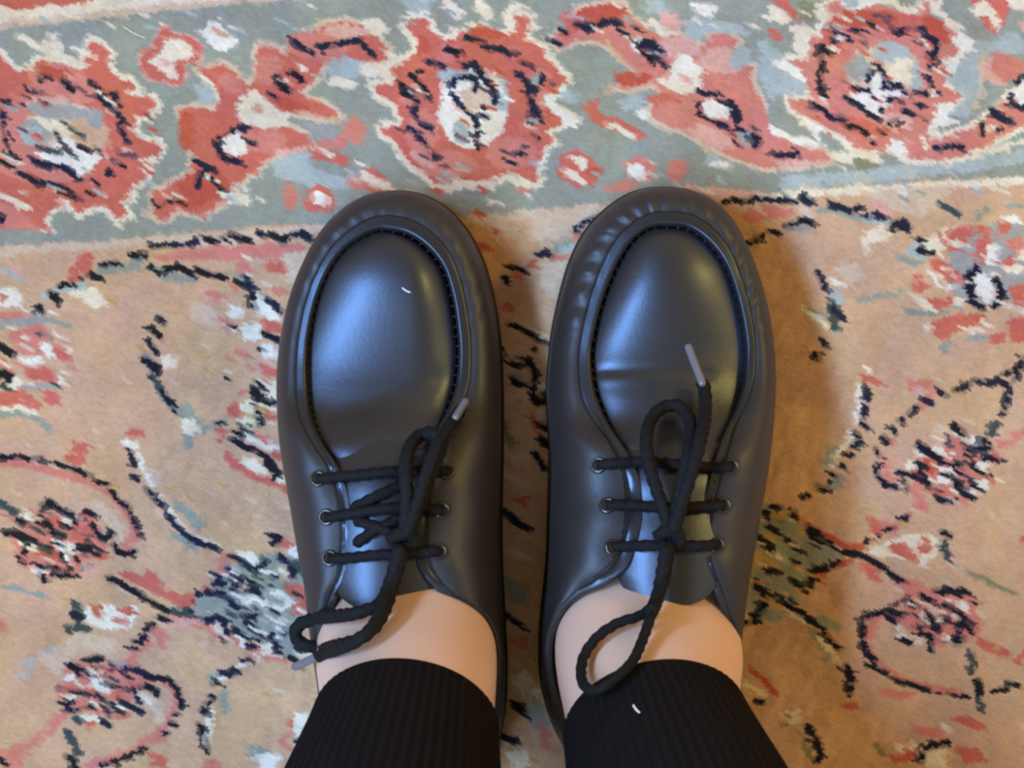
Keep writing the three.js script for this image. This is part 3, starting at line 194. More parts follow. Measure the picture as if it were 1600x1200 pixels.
  L('navy', 11, 1356, 610, 1354, 630, 1350, 650); L('white', 9, 1342, 606, 1342, 640, 1334, 662); L('ink', 9, 1346, 664, 1354, 668); L('navy', 12, 1340, 680, 1344, 690, 1332, 698); L('white', 10, 1330, 676, 1316, 700, 1298, 730); L('navy', 9, 1324, 710, 1332, 714); L('navy', 9, 1314, 728, 1320, 734); L('sage', 16, 1300, 700, 1292, 726); L('navy', 8, 1300, 742, 1306, 746); L('ink', 9, 1278, 760, 1290, 766, 1300, 756); L('sage', 10, 1300, 760, 1320, 752); L('ink', 9, 1256, 780, 1264, 776);
  // right rosette in the field
  P('coral', 1440, 720, 1470, 716, 1476, 690, 1500, 680, 1510, 700, 1540, 708, 1556, 726, 1530, 752, 1530, 780, 1500, 790, 1460, 776, 1424, 760); P('coral', 1556, 688, 1580, 686, 1586, 696, 1560, 702); P('coral', 1580, 680, 1610, 664, 1610, 680, 1590, 690);
  P('white', 1452, 698, 1468, 692, 1480, 710, 1470, 712); P('white', 1510, 682, 1530, 682, 1546, 690, 1540, 704, 1520, 700); P('white', 1524, 724, 1544, 722, 1546, 732, 1530, 736); P('white', 1466, 734, 1490, 730, 1496, 748, 1486, 760, 1464, 754); P('cream', 1412, 726, 1430, 718, 1436, 738, 1420, 742); P('white', 1522, 752, 1544, 752, 1538, 770, 1524, 780); P('cream', 1430, 696, 1450, 716, 1444, 724, 1430, 706); P('pale', 1460, 664, 1486, 668, 1476, 684, 1458, 676);
  L('ink', 15, 1436, 696, 1450, 704, 1464, 718); L('ink', 14, 1492, 668, 1504, 676); L('plum', 8, 1482, 684, 1484, 694); L('ink', 9, 1508, 702, 1522, 704, 1544, 702); L('ink', 12, 1540, 690, 1546, 700); L('ink', 10, 1534, 718, 1550, 716, 1562, 720); L('ink', 9, 1520, 728, 1530, 738, 1546, 746); L('ink', 8, 1434, 722, 1436, 736); L('ink', 9, 1404, 738, 1418, 742, 1430, 746); L('pine', 8, 1412, 750, 1418, 762); L('ink', 14, 1494, 730, 1500, 738); L('ink', 10, 1444, 752, 1458, 752); L('ink', 13, 1492, 754, 1500, 764, 1510, 774); L('ink', 8, 1510, 774, 1522, 782); L('navy', 9, 1462, 776, 1474, 786, 1492, 784); L('ink', 7, 1508, 712, 1516, 714); L('ink', 8, 1516, 756, 1522, 762); P('deep', 1444, 716, 1462, 728, 1456, 744, 1442, 732); L('coral', 10, 1426, 768, 1440, 790, 1424, 800);
  L('coral', 16, 1366, 820, 1384, 824, 1400, 828); P('red', 1362, 806, 1376, 816, 1380, 840, 1360, 848, 1356, 830); L('ink', 10, 1404, 814, 1418, 808); L('ink', 8, 1386, 828, 1398, 826); L('ink', 8, 1370, 840, 1374, 838); L('ink', 8, 1352, 850, 1358, 846); P('cream', 1352, 864, 1380, 846, 1410, 838, 1450, 830, 1466, 846, 1460, 876, 1440, 884, 1400, 870, 1370, 872); P('red', 1388, 854, 1412, 846, 1440, 872, 1426, 878, 1396, 864); P('red', 1432, 846, 1450, 836, 1456, 856, 1448, 868, 1434, 860); L('ink', 12, 1472, 832, 1484, 838); L('pine', 14, 1474, 850, 1478, 866, 1484, 874); P('red', 1592, 838, 1610, 834, 1610, 850, 1596, 848); L('olive', 7, 1510, 892, 1546, 910, 1590, 930); L('coral', 8, 1430, 790, 1450, 800);
  // right palmette
  P('sage', 1156, 792, 1200, 790, 1230, 800, 1250, 820, 1270, 840, 1300, 850, 1326, 866, 1310, 880, 1280, 892, 1264, 900, 1268, 924, 1250, 930, 1240, 950, 1220, 970, 1180, 970, 1150, 930);
  L('deep', 10, 1240, 806, 1266, 824, 1290, 838, 1320, 852, 1346, 856); L('deep', 9, 1290, 890, 1310, 884, 1330, 880); P('red', 1346, 878, 1376, 892, 1376, 910, 1356, 902); P('deep', 1270, 900, 1296, 890, 1280, 912, 1262, 914);
  P('gold', 1206, 800, 1228, 800, 1220, 820, 1206, 816); P('gold', 1246, 812, 1258, 830, 1250, 840, 1244, 826); P('gold', 1160, 870, 1190, 862, 1216, 880, 1220, 890, 1190, 886, 1162, 890); P('cream', 1204, 860, 1230, 868, 1234, 884, 1214, 876); P('gold', 1230, 838, 1250, 850, 1240, 856); P('coral', 1156, 900, 1176, 906, 1196, 908, 1180, 916, 1158, 912); P('gold', 1200, 932, 1220, 946, 1226, 954, 1204, 956); P('cream', 1146, 944, 1160, 950, 1164, 964, 1148, 966); P('gold', 1232, 908, 1248, 920, 1256, 930, 1242, 926);
  L('ink', 12, 1198, 802, 1198, 812); L('ink', 8, 1206, 792, 1222, 794); L('ink', 12, 1236, 808, 1242, 802); L('ink', 8, 1196, 824, 1212, 830); L('ink', 12, 1182, 838, 1190, 844, 1206, 854); L('ink', 14, 1264, 826, 1272, 838, 1286, 846); L('ink', 11, 1296, 850, 1316, 862, 1340, 868); L('ink', 10, 1272, 892, 1296, 888, 1312, 880); L('ink', 12, 1266, 898, 1268, 920, 1262, 924); L('ink', 9, 1240, 908, 1252, 916); L('ink', 9, 1198, 892, 1220, 896); L('ink', 12, 1180, 916, 1194, 926, 1196, 944, 1190, 958); L('ink', 10, 1200, 926, 1218, 938, 1236, 950, 1250, 958); L('ink', 11, 1156, 918, 1154, 936); L('ink', 11, 1176, 962, 1186, 970, 1160, 976); L('ink', 9, 1228, 846, 1240, 850); L('ink', 7, 1200, 858, 1210, 866); L('ink', 8, 1240, 872, 1248, 880); L('ink', 8, 1186, 782, 1176, 776); L('ink', 10, 1340, 868, 1360, 876, 1380, 888, 1400, 902, 1418, 914); L('ink', 9, 1250, 956, 1268, 972, 1290, 984); L('cream', 8, 1232, 958, 1256, 974);
  // right lower field
  P('coral', 1404, 912, 1440, 916, 1470, 920, 1510, 936, 1530, 960, 1532, 984, 1516, 1004, 1470, 1012, 1450, 996, 1420, 984, 1400, 970, 1420, 950); P('coral', 1416, 900, 1440, 914, 1430, 924); L('coral', 10, 1390, 960, 1364, 972, 1356, 1000, 1366, 1030, 1390, 1050, 1420, 1066, 1460, 1076, 1500, 1084); P('red', 1526, 994, 1560, 1008, 1584, 1022, 1572, 1034, 1552, 1022, 1530, 1008); P('gold', 1556, 1010, 1566, 1010, 1566, 1020, 1556, 1018);
  P('cream', 1440, 954, 1464, 956, 1470, 972, 1456, 980, 1440, 970); P('cream', 1398, 974, 1412, 980, 1422, 1000, 1404, 998); P('white', 1500, 938, 1514, 946, 1510, 958, 1498, 950); P('cream', 1430, 998, 1450, 998, 1444, 1008, 1430, 1008); P('grey', 1496, 970, 1510, 980, 1500, 984); P('olive', 1480, 990, 1500, 1000, 1510, 1010, 1490, 1012);
  L('ink', 10, 1460, 924, 1484, 922, 1500, 930); L('ink', 13, 1500, 922, 1510, 928); L('ink', 9, 1438, 930, 1452, 938); L('ink', 10, 1352, 968, 1376, 958, 1396, 956, 1410, 964); L('ink', 12, 1388, 964, 1400, 972); L('ink', 11, 1350, 980, 1348, 1000, 1354, 1020, 1366, 1034); L('ink', 8, 1366, 1044, 1384, 1052); L('ink', 9, 1394, 1060, 1420, 1070, 1450, 1080); L('ink', 8, 1456, 1080, 1486, 1084, 1512, 1090); L('ink', 9, 1476, 948, 1500, 960, 1520, 976); L('ink', 8, 1436, 948, 1426, 940); L('ink', 9, 1440, 992, 1456, 996, 1456, 1018); L('ink', 8, 1410, 1000, 1424, 1006); L('ink', 12, 1480, 1000, 1504, 1000); L('ink', 8, 1456, 972, 1470, 984); L('ink', 8, 1500, 972, 1520, 990); L('pine', 14, 1518, 1024, 1522, 1044, 1516, 1050); L('ink', 13, 1526, 1066, 1530, 1084); L('pine', 12, 1530, 1094, 1532, 1108); L('ink', 8, 1552, 1082, 1572, 1078); L('ink', 9, 1574, 1068, 1592, 1072); L('ink', 6, 1352, 1040, 1370, 1046); L('plum', 8, 1420, 932, 1400, 946); L('coral', 9, 1460, 1078, 1500, 1082);
  L('ink', 9, 1286, 984, 1296, 998, 1310, 1016); L('sage', 14, 1284, 970, 1310, 980); L('sage', 14, 1272, 990, 1288, 1010, 1292, 1030); L('cream', 9, 1280, 996, 1300, 1020, 1310, 1036); L('ink', 12, 1322, 1042, 1330, 1060, 1328, 1084); P('red', 1312, 1100, 1340, 1098, 1342, 1108, 1316, 1110); P('coral', 1380, 1074, 1430, 1084, 1410, 1094, 1384, 1090); L('deep', 9, 1172, 1044, 1190, 1060, 1210, 1084); P('cream', 1228, 1112, 1250, 1108, 1256, 1124, 1240, 1134, 1226, 1126); L('olive', 12, 1224, 1130, 1232, 1120); L('cream', 8, 1180, 1076, 1196, 1090); L('ink', 7, 1180, 1094, 1194, 1100); L('ink', 13, 1262, 1136, 1270, 1144); L('ink', 11, 1274, 1156, 1282, 1176, 1278, 1190); L('olive', 11, 1256, 1150, 1264, 1180); P('coral', 1430, 1134, 1460, 1140, 1486, 1138, 1470, 1156, 1440, 1152); P('red', 1484, 1124, 1510, 1118, 1540, 1134, 1546, 1146, 1520, 1140); P('cream', 1396, 1168, 1430, 1160, 1440, 1168, 1410, 1178); P('red', 1390, 1180, 1430, 1172, 1436, 1186, 1400, 1192); L('ink', 12, 1440, 1190, 1444, 1176, 1456, 1166, 1480, 1162); P('cream', 1448, 1176, 1480, 1170, 1476, 1210, 1446, 1210); P('red', 1496, 1172, 1530, 1168, 1540, 1190, 1510, 1196); L('cream', 8, 1470, 1132, 1486, 1146); P('pale', 1590, 1130, 1610, 1120, 1610, 1150); L('red', 8, 1590, 1036, 1604, 1020); L('olive', 10, 1370, 1164, 1380, 1180); P('cream', 1160, 1060, 1180, 1072, 1170, 1084);
  // single odd knots that break up the busy rosettes, palmettes and outlines
  const rnd = rng(5), knots = (x, y, rx, ry, n, cols) => { for (let i = 0; i < n; i++) { const a = rnd() * 6.283, r = Math.sqrt(rnd()), px = x + Math.cos(a) * r * rx, py = y + Math.sin(a) * r * ry, l = 3 + 5 * rnd(); L(cols[Math.floor(rnd() * cols.length)], 4 + 2.5 * rnd(), px - l, py - l * 0.5, px + l, py + l * 0.5); } };
  const busy = ['ink', 'ink', 'cream', 'coral', 'pine', 'red'];
  knots(95, 845, 70, 48, 44, busy); knots(165, 1078, 70, 42, 44, busy); knots(1492, 730, 70, 50, 44, busy); knots(1472, 962, 60, 40, 40, ['ink', 'plum', 'coral', 'cream', 'ink']);
  knots(405, 945, 72, 66, 46, ['ink', 'sage', 'white', 'pine']); knots(1215, 865, 78, 80, 40, ['ink', 'sage', 'gold', 'pine', 'olive']); knots(60, 560, 60, 80, 26, ['cream', 'coral', 'pine']); knots(400, 560, 44, 170, 34, ['cream', 'coral', 'ink', 'pink']); knots(1540, 440, 80, 90, 30, ['cream', 'grey', 'coral']);
  knots(105, 225, 150, 120, 34, ['coral', 'pink', 'deep', 'plum']); knots(738, 160, 130, 120, 34, ['coral', 'pink', 'deep', 'plum']); knots(1370, 130, 120, 110, 34, ['coral', 'pink', 'deep', 'plum']); knots(800, 30, 800, 20, 60, ['cream', 'blue', 'grey']); knots(800, 290, 800, 40, 70, ['cream', 'blue', 'grey', 'pale']);
  knots(800, 800, 800, 400, 260, ['pale', 'pale', 'gold', 'tan', 'pink']);
  return g.getImageData(0, 0, RUG_W, RUG_H).data;
}
// ---------------------------------------------------------------- the room
const M = {};
M.plaster = new THREE.MeshStandardMaterial({ color: new THREE.Color(0.6, 0.44, 0.21), roughness: 0.95 });
M.timber = new THREE.MeshStandardMaterial({ color: new THREE.Color(0.2, 0.13, 0.06), roughness: 0.8 });
M.boards = new THREE.MeshStandardMaterial({ color: new THREE.Color(0.3, 0.16, 0.07), roughness: 0.5 });
M.gloss = new THREE.MeshStandardMaterial({ color: new THREE.Color(0.7, 0.66, 0.58), roughness: 0.4 });
const box = (w, h, d, x, y, z) => new THREE.BoxGeometry(w, h, d).translate(x, y, z);
const FLOOR_Y = -0.013, RX0 = WALL_X, RX1 = 1.9, RZ0 = -1.9, RZ1 = 2.1, RH = 2.4;
{
  add('floor', box(RX1 - RX0 + 0.4, 0.1, RZ1 - RZ0 + 0.4, (RX0 + RX1) / 2, FLOOR_Y - 0.05, (RZ0 + RZ1) / 2), M.boards, scene, 'structure');
  add('ceiling', box(RX1 - RX0 + 0.4, 0.1, RZ1 - RZ0 + 0.4, (RX0 + RX1) / 2, RH + 0.05, (RZ0 + RZ1) / 2), M.timber, scene, 'structure');
  const mx = (RX0 + RX1) / 2, mz = (RZ0 + RZ1) / 2, my = (RH + FLOOR_Y) / 2, hh = RH - FLOOR_Y;
  add('wall_front', box(RX1 - RX0 + 0.4, hh, 0.2, mx, my, RZ0 - 0.1), M.plaster, scene, 'structure');
  add('wall_back', box(RX1 - RX0 + 0.4, hh, 0.2, mx, my, RZ1 + 0.1), M.plaster, scene, 'structure');
  add('wall_right', box(0.2, hh, RZ1 - RZ0, RX1 + 0.1, my, mz), M.plaster, scene, 'structure');
  const x = RX0 - 0.1, cuts = [...WINDOWS].sort((a, b) => a.z - b.z), parts = []; let zc = RZ0;
  for (const w of cuts) {                              // wall pieces round the two openings
    const z0 = w.z - w.w / 2, z1 = w.z + w.w / 2, y0 = w.y - w.h / 2, y1 = w.y + w.h / 2;
    parts.push(box(0.2, hh, z0 - zc, x, my, (zc + z0) / 2), box(0.2, y0 - FLOOR_Y, w.w, x, (y0 + FLOOR_Y) / 2, w.z), box(0.2, RH - y1, w.w, x, (RH + y1) / 2, w.z)); zc = z1;
  }
  parts.push(box(0.2, hh, RZ1 - zc, x, my, (zc + RZ1) / 2));
  add('wall_left', mergeGeometries(parts), M.plaster, scene, 'structure');
  M.pane = new THREE.MeshPhysicalMaterial({ color: 0xffffff, roughness: 0.02, transmission: 1, thickness: 0, ior: 1.5 });
  WINDOWS.forEach((w, i) => {
    const win = new THREE.Group(); win.name = 'window_' + (i + 1); win.userData.kind = 'structure'; win.position.set(RX0 - 0.06, w.y, w.z); scene.add(win);
    const f = 0.05;
    add('window_frame', mergeGeometries([box(0.05, f, w.w, 0, w.h / 2 - f / 2, 0), box(0.05, f, w.w, 0, -w.h / 2 + f / 2, 0), box(0.05, w.h - 2 * f, f, 0, 0, w.w / 2 - f / 2), box(0.05, w.h - 2 * f, f, 0, 0, -w.w / 2 + f / 2), box(0.05, w.h - 2 * f, f, 0, 0, 0)]), M.gloss, win);
    for (const s of [-1, 1]) add('pane', box(0.006, w.h - 2 * f, w.w / 2 - 1.5 * f, 0, 0, s * (w.w / 4 - f / 4)), M.pane, win);
  });
  add('baseboard_front', box(RX1 - RX0 - 0.04, 0.09, 0.018, mx + 0.02, FLOOR_Y + 0.045, RZ0 + 0.009), M.gloss, scene, 'structure');
  add('baseboard_right', box(0.018, 0.09, RZ1 - RZ0 - 0.04, RX1 - 0.009, FLOOR_Y + 0.045, mz), M.gloss, scene, 'structure');
  // the room's floor lamp: foot, pole and a glowing globe
  const lamp = new THREE.Group(); lamp.name = 'floor_lamp'; lamp.userData = { label: 'brass floor lamp with an amber glass globe standing on the floorboards', category: 'lamp' }; lamp.position.set(LAMP.x, FLOOR_Y, LAMP.z); scene.add(lamp);
  M.bulb = new THREE.MeshStandardMaterial({ color: new THREE.Color(0.8, 0.6, 0.35), roughness: 0.4, emissive: new THREE.Color(1.0, 0.56, 0.14), emissiveIntensity: 1.6 });
  M.brass = new THREE.MeshStandardMaterial({ color: new THREE.Color(0.5, 0.34, 0.13), roughness: 0.35, metalness: 1 });
  const gy = LAMP.y - FLOOR_Y;
  add('globe', new THREE.SphereGeometry(0.13, 40, 28).translate(0, gy, 0), M.bulb, lamp);
  add('pole', new THREE.CylinderGeometry(0.01, 0.01, gy - 0.14, 16).translate(0, (gy - 0.14) / 2 + 0.015, 0), M.brass, lamp);
  add('base', new THREE.LatheGeometry([[0, 0], [0.13, 0], [0.13, 0.012], [0.11, 0.02], [0.02, 0.032], [0, 0.034]].map((p) => new THREE.Vector2(...p)), 40), M.brass, lamp);
}

// ---------------------------------------------------------------- the rug
function rugTextures() {
  const src = drawRug(), W = Math.round(RUG_W * TEXEL), H = Math.round(RUG_H * TEXEL), col = new Uint8Array(W * H * 4), bmp = new Uint8Array(W * H * 4);
  const ca = Math.cos(0.46), sa = Math.sin(0.46), LA = 9, LB = 4.8;
  const pick = (x, y, k) => src[(clamp(Math.round(y - RUG_Y0), 0, RUG_H - 1) * RUG_W + clamp(Math.round(x - RUG_X0), 0, RUG_W - 1)) * 4 + k];
  for (let r = 0; r < H; r++) for (let q = 0; q < W; q++) {
    const x = (q + 0.5) / TEXEL + RUG_X0, y = RUG_H - (r + 0.5) / TEXEL + RUG_Y0;
    // every yarn tuft leans the same way: colour comes from the knot the tuft grows from
    let a = x * ca + y * sa, b = -x * sa + y * ca;
    b += (vnoise(x * 0.05, y * 0.05) - 0.5) * 7 + (vnoise(x * 0.35 + 40, y * 0.35) - 0.5) * 2.6; a += (vnoise(x * 0.3, y * 0.3 + 90) - 0.5) * 7 + (hash2(Math.floor(b / LB), 31) - 0.5) * 5;
    const row = Math.floor(b / LB), off = hash2(row, 7) * LA, cell = Math.floor((a + off) / LA), fa = (a + off) / LA - cell, fb = b / LB - row;
    const kc = (cell + 0.5) * LA - off, kb = (row + 0.5) * LB, kd = kc + (hash2(row, 57) - 0.5) * 4 + (vnoise(kb / 7.5, kc / 38) - 0.5) * 20, kx = kd * ca - kb * sa, ky = kd * sa + kb * ca;
    const jx = (hash2(q, r) - 0.5) * 3.2, jy = (hash2(q + 999, r) - 0.5) * 2.4;
    const tuft = hash2(cell, row), fibre = 0.6 * vnoise(a * 0.22, b * 0.8) + 0.4 * hash2(q * 3 + 1, r), drift = vnoise(x * 0.012, y * 0.012) * 0.6 + vnoise(x * 0.04, y * 0.04) * 0.4;
    const tone = 0.955 + 0.05 * (tuft - 0.5) + 0.12 * (fibre - 0.5) + 0.13 * (drift - 0.5);
    const o = (r * W + q) * 4;
    for (let k = 0; k < 3; k++) {
      let c = 0.62 * pick(kx, ky, k) + 0.14 * pick(x + jx, y + jy, k) + 0.24 * (pick(x - 2.4, y - 1.2, k) + pick(x + 2.4, y + 1.2, k) + pick(x - 0.6, y + 1.6, k)) / 3;
      col[o + k] = clamp(c * tone + (k === 2 ? -1 : 1) * (vnoise(x * 0.02 + 50, y * 0.02) - 0.5) * 8, 0, 255);
    }
    col[o + 3] = bmp[o + 3] = 255;
    const dome = Math.sqrt(Math.max(0, 1 - (2 * fb - 1) ** 2)) * (0.6 + 0.4 * fa), v = 255 * (0.5 * dome + 0.3 * fibre + 0.2 * tuft);
    bmp[o] = bmp[o + 1] = bmp[o + 2] = v;
  }
  return [col, bmp].map((d, i) => { const t = new THREE.DataTexture(d, W, H); t.wrapS = t.wrapT = THREE.MirroredRepeatWrapping; t.magFilter = THREE.LinearFilter; if (!i) t.colorSpace = THREE.SRGBColorSpace; t.needsUpdate = true; return t; });
}
{
  const [map, bump] = rugTextures();
  M.rug = new THREE.MeshStandardMaterial({ map, bumpMap: bump, bumpScale: 0.0003, roughness: 1 });
  M.rug.specularIntensity = 0.2;
  const ticks = (a, b, fine0, fine1, fine, coarse) => { const out = []; for (let v = a; v < b - 1e-6;) { out.push(v); v += v >= fine0 && v < fine1 ? fine : coarse; } out.push(b); return out; };
  const xs = ticks(-0.95, 1.0, -0.34, 0.34, 0.0025, 0.03), zs = ticks(-0.75, 1.05, -0.28, 0.28, 0.0025, 0.03);
  const nx = xs.length - 1, nz = zs.length - 1;
  const top = sheet(nx, nz, (i, j) => {
    const x = xs[i], z = zs[j], edge = i === 0 || j === 0 || i === nx || j === nz, p = new THREE.Vector3(x, edge ? FLOOR_Y : (vnoise(x * 330, z * 330) - 0.5) * 0.0016 + (vnoise(x * 60, z * 60) - 0.5) * 0.002, z);
    p.u = (x / S + 800 - RUG_X0) / RUG_W; p.v = 1 - (z / S + 600 - RUG_Y0) / RUG_H; return p;
  }, { flip: true });
  const rug = add('rug', top, M.rug, scene);
  rug.userData = { label: 'woven floral rug with tan field and sage green border under the shoes', category: 'rug' };
}
// ---------------------------------------------------------------- the shoes
const leatherBump = grain(256, (x, y) => { let v = 0; for (const [k, w] of [[16, 0.5], [32, 0.3], [64, 0.2]]) { let d = 9; const u = x / 256 * k, t = y / 256 * k, i = Math.floor(u), j = Math.floor(t); for (let a = -1; a < 2; a++) for (let b = -1; b < 2; b++) { const ii = (i + a + k) % k, jj = (j + b + k) % k, dx = i + a + hash2(ii + k, jj) - u, dy = j + b + hash2(ii, jj + k * 3) - t; d = Math.min(d, dx * dx + dy * dy); } v += w * Math.min(1, Math.sqrt(d)); } return 1 - v; });
leatherBump.repeat.set(28, 28);
M.leather = new THREE.MeshPhysicalMaterial({ color: new THREE.Color(0.032, 0.028, 0.030), roughness: 0.47, ior: 1.7, specularColor: new THREE.Color(0.6, 0.75, 1), bumpMap: leatherBump, bumpScale: 0.00006 });
M.apron = new THREE.MeshPhysicalMaterial({ color: new THREE.Color(0.030, 0.026, 0.025), roughness: 0.37, ior: 2.1, specularColor: new THREE.Color(0.42, 0.6, 1), bumpMap: leatherBump, bumpScale: 0.00004 });
M.lip = new THREE.MeshPhysicalMaterial({ color: new THREE.Color(0.024, 0.022, 0.023), roughness: 0.32, ior: 2.0, specularColor: new THREE.Color(0.42, 0.6, 1), bumpMap: leatherBump, bumpScale: 0.00004 });
M.sole = new THREE.MeshStandardMaterial({ color: new THREE.Color(0.016, 0.013, 0.012), roughness: 0.7 });
M.lining = new THREE.MeshStandardMaterial({ color: new THREE.Color(0.03, 0.024, 0.02), roughness: 0.9 });
M.lace = new THREE.MeshPhysicalMaterial({ color: new THREE.Color(0.006, 0.007, 0.011), roughness: 0.8, specularIntensity: 0.6 });
M.thread = new THREE.MeshStandardMaterial({ color: new THREE.Color(0.014, 0.014, 0.017), roughness: 0.6 });
M.eyelet = new THREE.MeshPhysicalMaterial({ color: new THREE.Color(0.02, 0.02, 0.022), roughness: 0.22, ior: 1.8 });
M.aglet = new THREE.MeshPhysicalMaterial({ color: new THREE.Color(0.16, 0.18, 0.24), roughness: 0.2, ior: 1.8 });
const ray = new THREE.Raycaster();
function drop(px, py, meshes) {                        // where the line of sight through a plan point meets a surface
  const p = at(px, py, 0), d = p.clone().sub(camera.position).normalize(); ray.set(camera.position, d);
  const hit = ray.intersectObjects(meshes, false)[0]; if (!hit) return null;
  const n = hit.face.normal.clone(); if (n.y < 0) n.negate(); return { p: hit.point, n };
}
// rope: a tube whose round section carries three twisted strands
function rope(points, r, { lobes = 3, pitch = 0.0055, flat = 1, seg = 0 } = {}) {
  const c = new THREE.CatmullRomCurve3(points, false, 'centripetal'), len = c.getLength(), n = seg || Math.max(24, Math.round(len / 0.0009)), fr = c.computeFrenetFrames(n, false), R = 18;
  return sheet(R, n, (i, j) => {
    const t = j / n, o = c.getPointAt(t), th = i / R * 2 * Math.PI, end = Math.sqrt(clamp(Math.min(j, n - j) / 2, 0.02, 1)), k = r * end * (1 + 0.1 * Math.cos(lobes * th - 2 * Math.PI * len * t / pitch * 1.0));
    return o.addScaledVector(fr.normals[j], Math.cos(th) * k).addScaledVector(fr.binormals[j], Math.sin(th) * k * flat);
  }, { closeU: true, flip: true });
}
const capsule = (a, b, r) => { const d = b.clone().sub(a), g = new THREE.CapsuleGeometry(r, d.length(), 3, 8); g.applyQuaternion(new THREE.Quaternion().setFromUnitVectors(new THREE.Vector3(0, 1, 0), d.clone().normalize())); return g.translate((a.x + b.x) / 2, (a.y + b.y) / 2, (a.z + b.z) / 2); };
const Q_RIDGE = 0.84;
function makeShoe(cfg) {
  const { rows, name, label } = cfg, N = rows.length, SUB = 12, nS = N * SUB, fn = spline(rows, true);
  const shoe = new THREE.Group(); shoe.name = name; const c0 = at(cfg.center[0], cfg.center[1], 0); shoe.position.set(c0.x, 0, c0.z); scene.add(shoe);
  shoe.userData = { label, category: 'shoe', group: 'pair of black leather lace-up shoes' };
  const local = (g) => g.translate(-c0.x, 0, -c0.z), st = []; for (let i = 0; i < nS; i++) st.push(fn(i / SUB));
  // weight of the moccasin seam (1 round the toe, 0 along the quarters), fading at the throat rows
  const seamW = (i) => { const k = i / SUB, d = Math.min(k, N - k), lim = k < N / 2 ? cfg.throatR : cfg.throatL; return 1 - smooth(d, lim - 1, lim + 1.2); };
  const rnd = rng(cfg.seed), pucker = []; for (let i = 0; i < 80; i++) pucker.push([rnd(), 0.4 + 0.6 * rnd()]);
  const PR = 54;
  const upperPoint = (i, j) => {
    const [ox, oy, ax, ay, h] = st[i % nS], w = seamW(i), O = at(ox, oy, 0.024), A = at(ax, ay, h);
    let q, y; const r = j / PR, QW = lerp(0.86, 0.63, w);                     // QW: where the wall ends and the rolled lip of the seam begins
    if (r < 0.06) { q = 0.035 * (1 - r / 0.06); y = 0.007 + 0.013 * r / 0.06; }
    else if (r < 0.6) { const t = (r - 0.06) / 0.54, th = t * Math.PI / 2, n = lerp(0.72, 0.86, w), top = h - 0.0026 * w; q = QW * (1 - Math.cos(th) ** n); y = 0.020 + (top - 0.020) * Math.sin(th) ** n; }
    else if (r < 0.9) {
      const t = (r - 0.6) / 0.3, u = (1 - Math.cos(Math.PI * t)) / 2;
      q = lerp(QW, lerp(1, 0.965, w), u);
      const bead = u < 0.7 ? h - 0.0016 + 0.0012 * (u / 0.7) - 0.0010 * Math.exp(-((u / 0.06) ** 2)) : h - 0.0004 - 0.0058 * (1 - Math.sqrt(Math.max(0, 1 - ((u - 0.7) / 0.3) ** 2)));
      const plain = h + 0.0006 * (q - QW) / 0.14 - 0.0014 * smooth(t, 0.75, 1) ** 2; y = lerp(plain, bead, w);
    } else { const t = (r - 0.9) / 0.1; q = lerp(1, 0.965, w) - lerp(0.10, 0.02, w) * t; y = h - lerp(0.0014, 0.0062, w) - lerp(0.02, 0.004, w) * t; }
    // gathered creases just outside the seam at the toe
    const k = i / SUB, arc = Math.min(k, N - k) / 6.5, g = Math.exp(-(((r - 0.47) / 0.12) ** 2)) * w * (1 - smooth(arc, 0.8, 1.05)) * (k < N / 2 ? 0.7 : 1) * cfg.gather;
    if (g > 0.01) { const f = ((k + N / 2) % N) * 1.3, m = Math.floor(f), c = pucker[m % 80], s = f - m; y += 0.0014 * g * c[1] * (Math.cos(2 * Math.PI * (s - c[0] * 0.4)) - 0.2); }
    // soft folds where the foot bends
    y += 0.0006 * Math.sin(k * 3.1 + cfg.seed) * Math.sin(r * 7) * (1 - w) * smooth(r, 0.15, 0.4) * (1 - smooth(r, 0.6, 0.75));
    return new THREE.Vector3(lerp(O.x, A.x, q), y, lerp(O.z, A.z, q));
  };
  const J = 33, upper = add('upper', local(sheet(nS, J, upperPoint, { closeU: true, flip: true })), M.leather, shoe);
  const lip = add('rolled_edge', local(sheet(nS, PR - J + 1, (i, j) => upperPoint(i, j + J - 1), { closeU: true, flip: true })), M.lip, shoe);
  const edgePt = (i, q, dy = 0) => { i = Math.round(i); const [ox, oy, ax, ay, h] = st[(i % nS + nS) % nS], O = at(ox, oy, 0.024), A = at(ax, ay, h); return new THREE.Vector3(lerp(O.x, A.x, q), h + dy, lerp(O.z, A.z, q)); };
  // sole
  add('sole', local(sheet(nS, 6, (i, j) => {
    const [ox, oy] = st[i % nS], [px, py] = st[(i + 1) % nS], [mx, my] = st[(i + nS - 1) % nS], O = at(ox, oy, 0.024), t = new THREE.Vector2(px - mx, py - my).normalize(), off = [-0.5, 0.0006, 0.0013, 0.0013, 0.0004, -0.003, -0.5][j], y = [-0.001, -0.001, 0.0015, 0.010, 0.0115, 0.0115, 0.0115][j];
    if (j === 0 || j === 6) return new THREE.Vector3(c0.x + (O.x - c0.x) * 0.05, y, c0.z + (O.z - c0.z) * 0.05);
    return new THREE.Vector3(O.x + t.y * off, y, O.z - t.x * off);
  }, { closeU: true, flip: true })), M.sole, shoe);
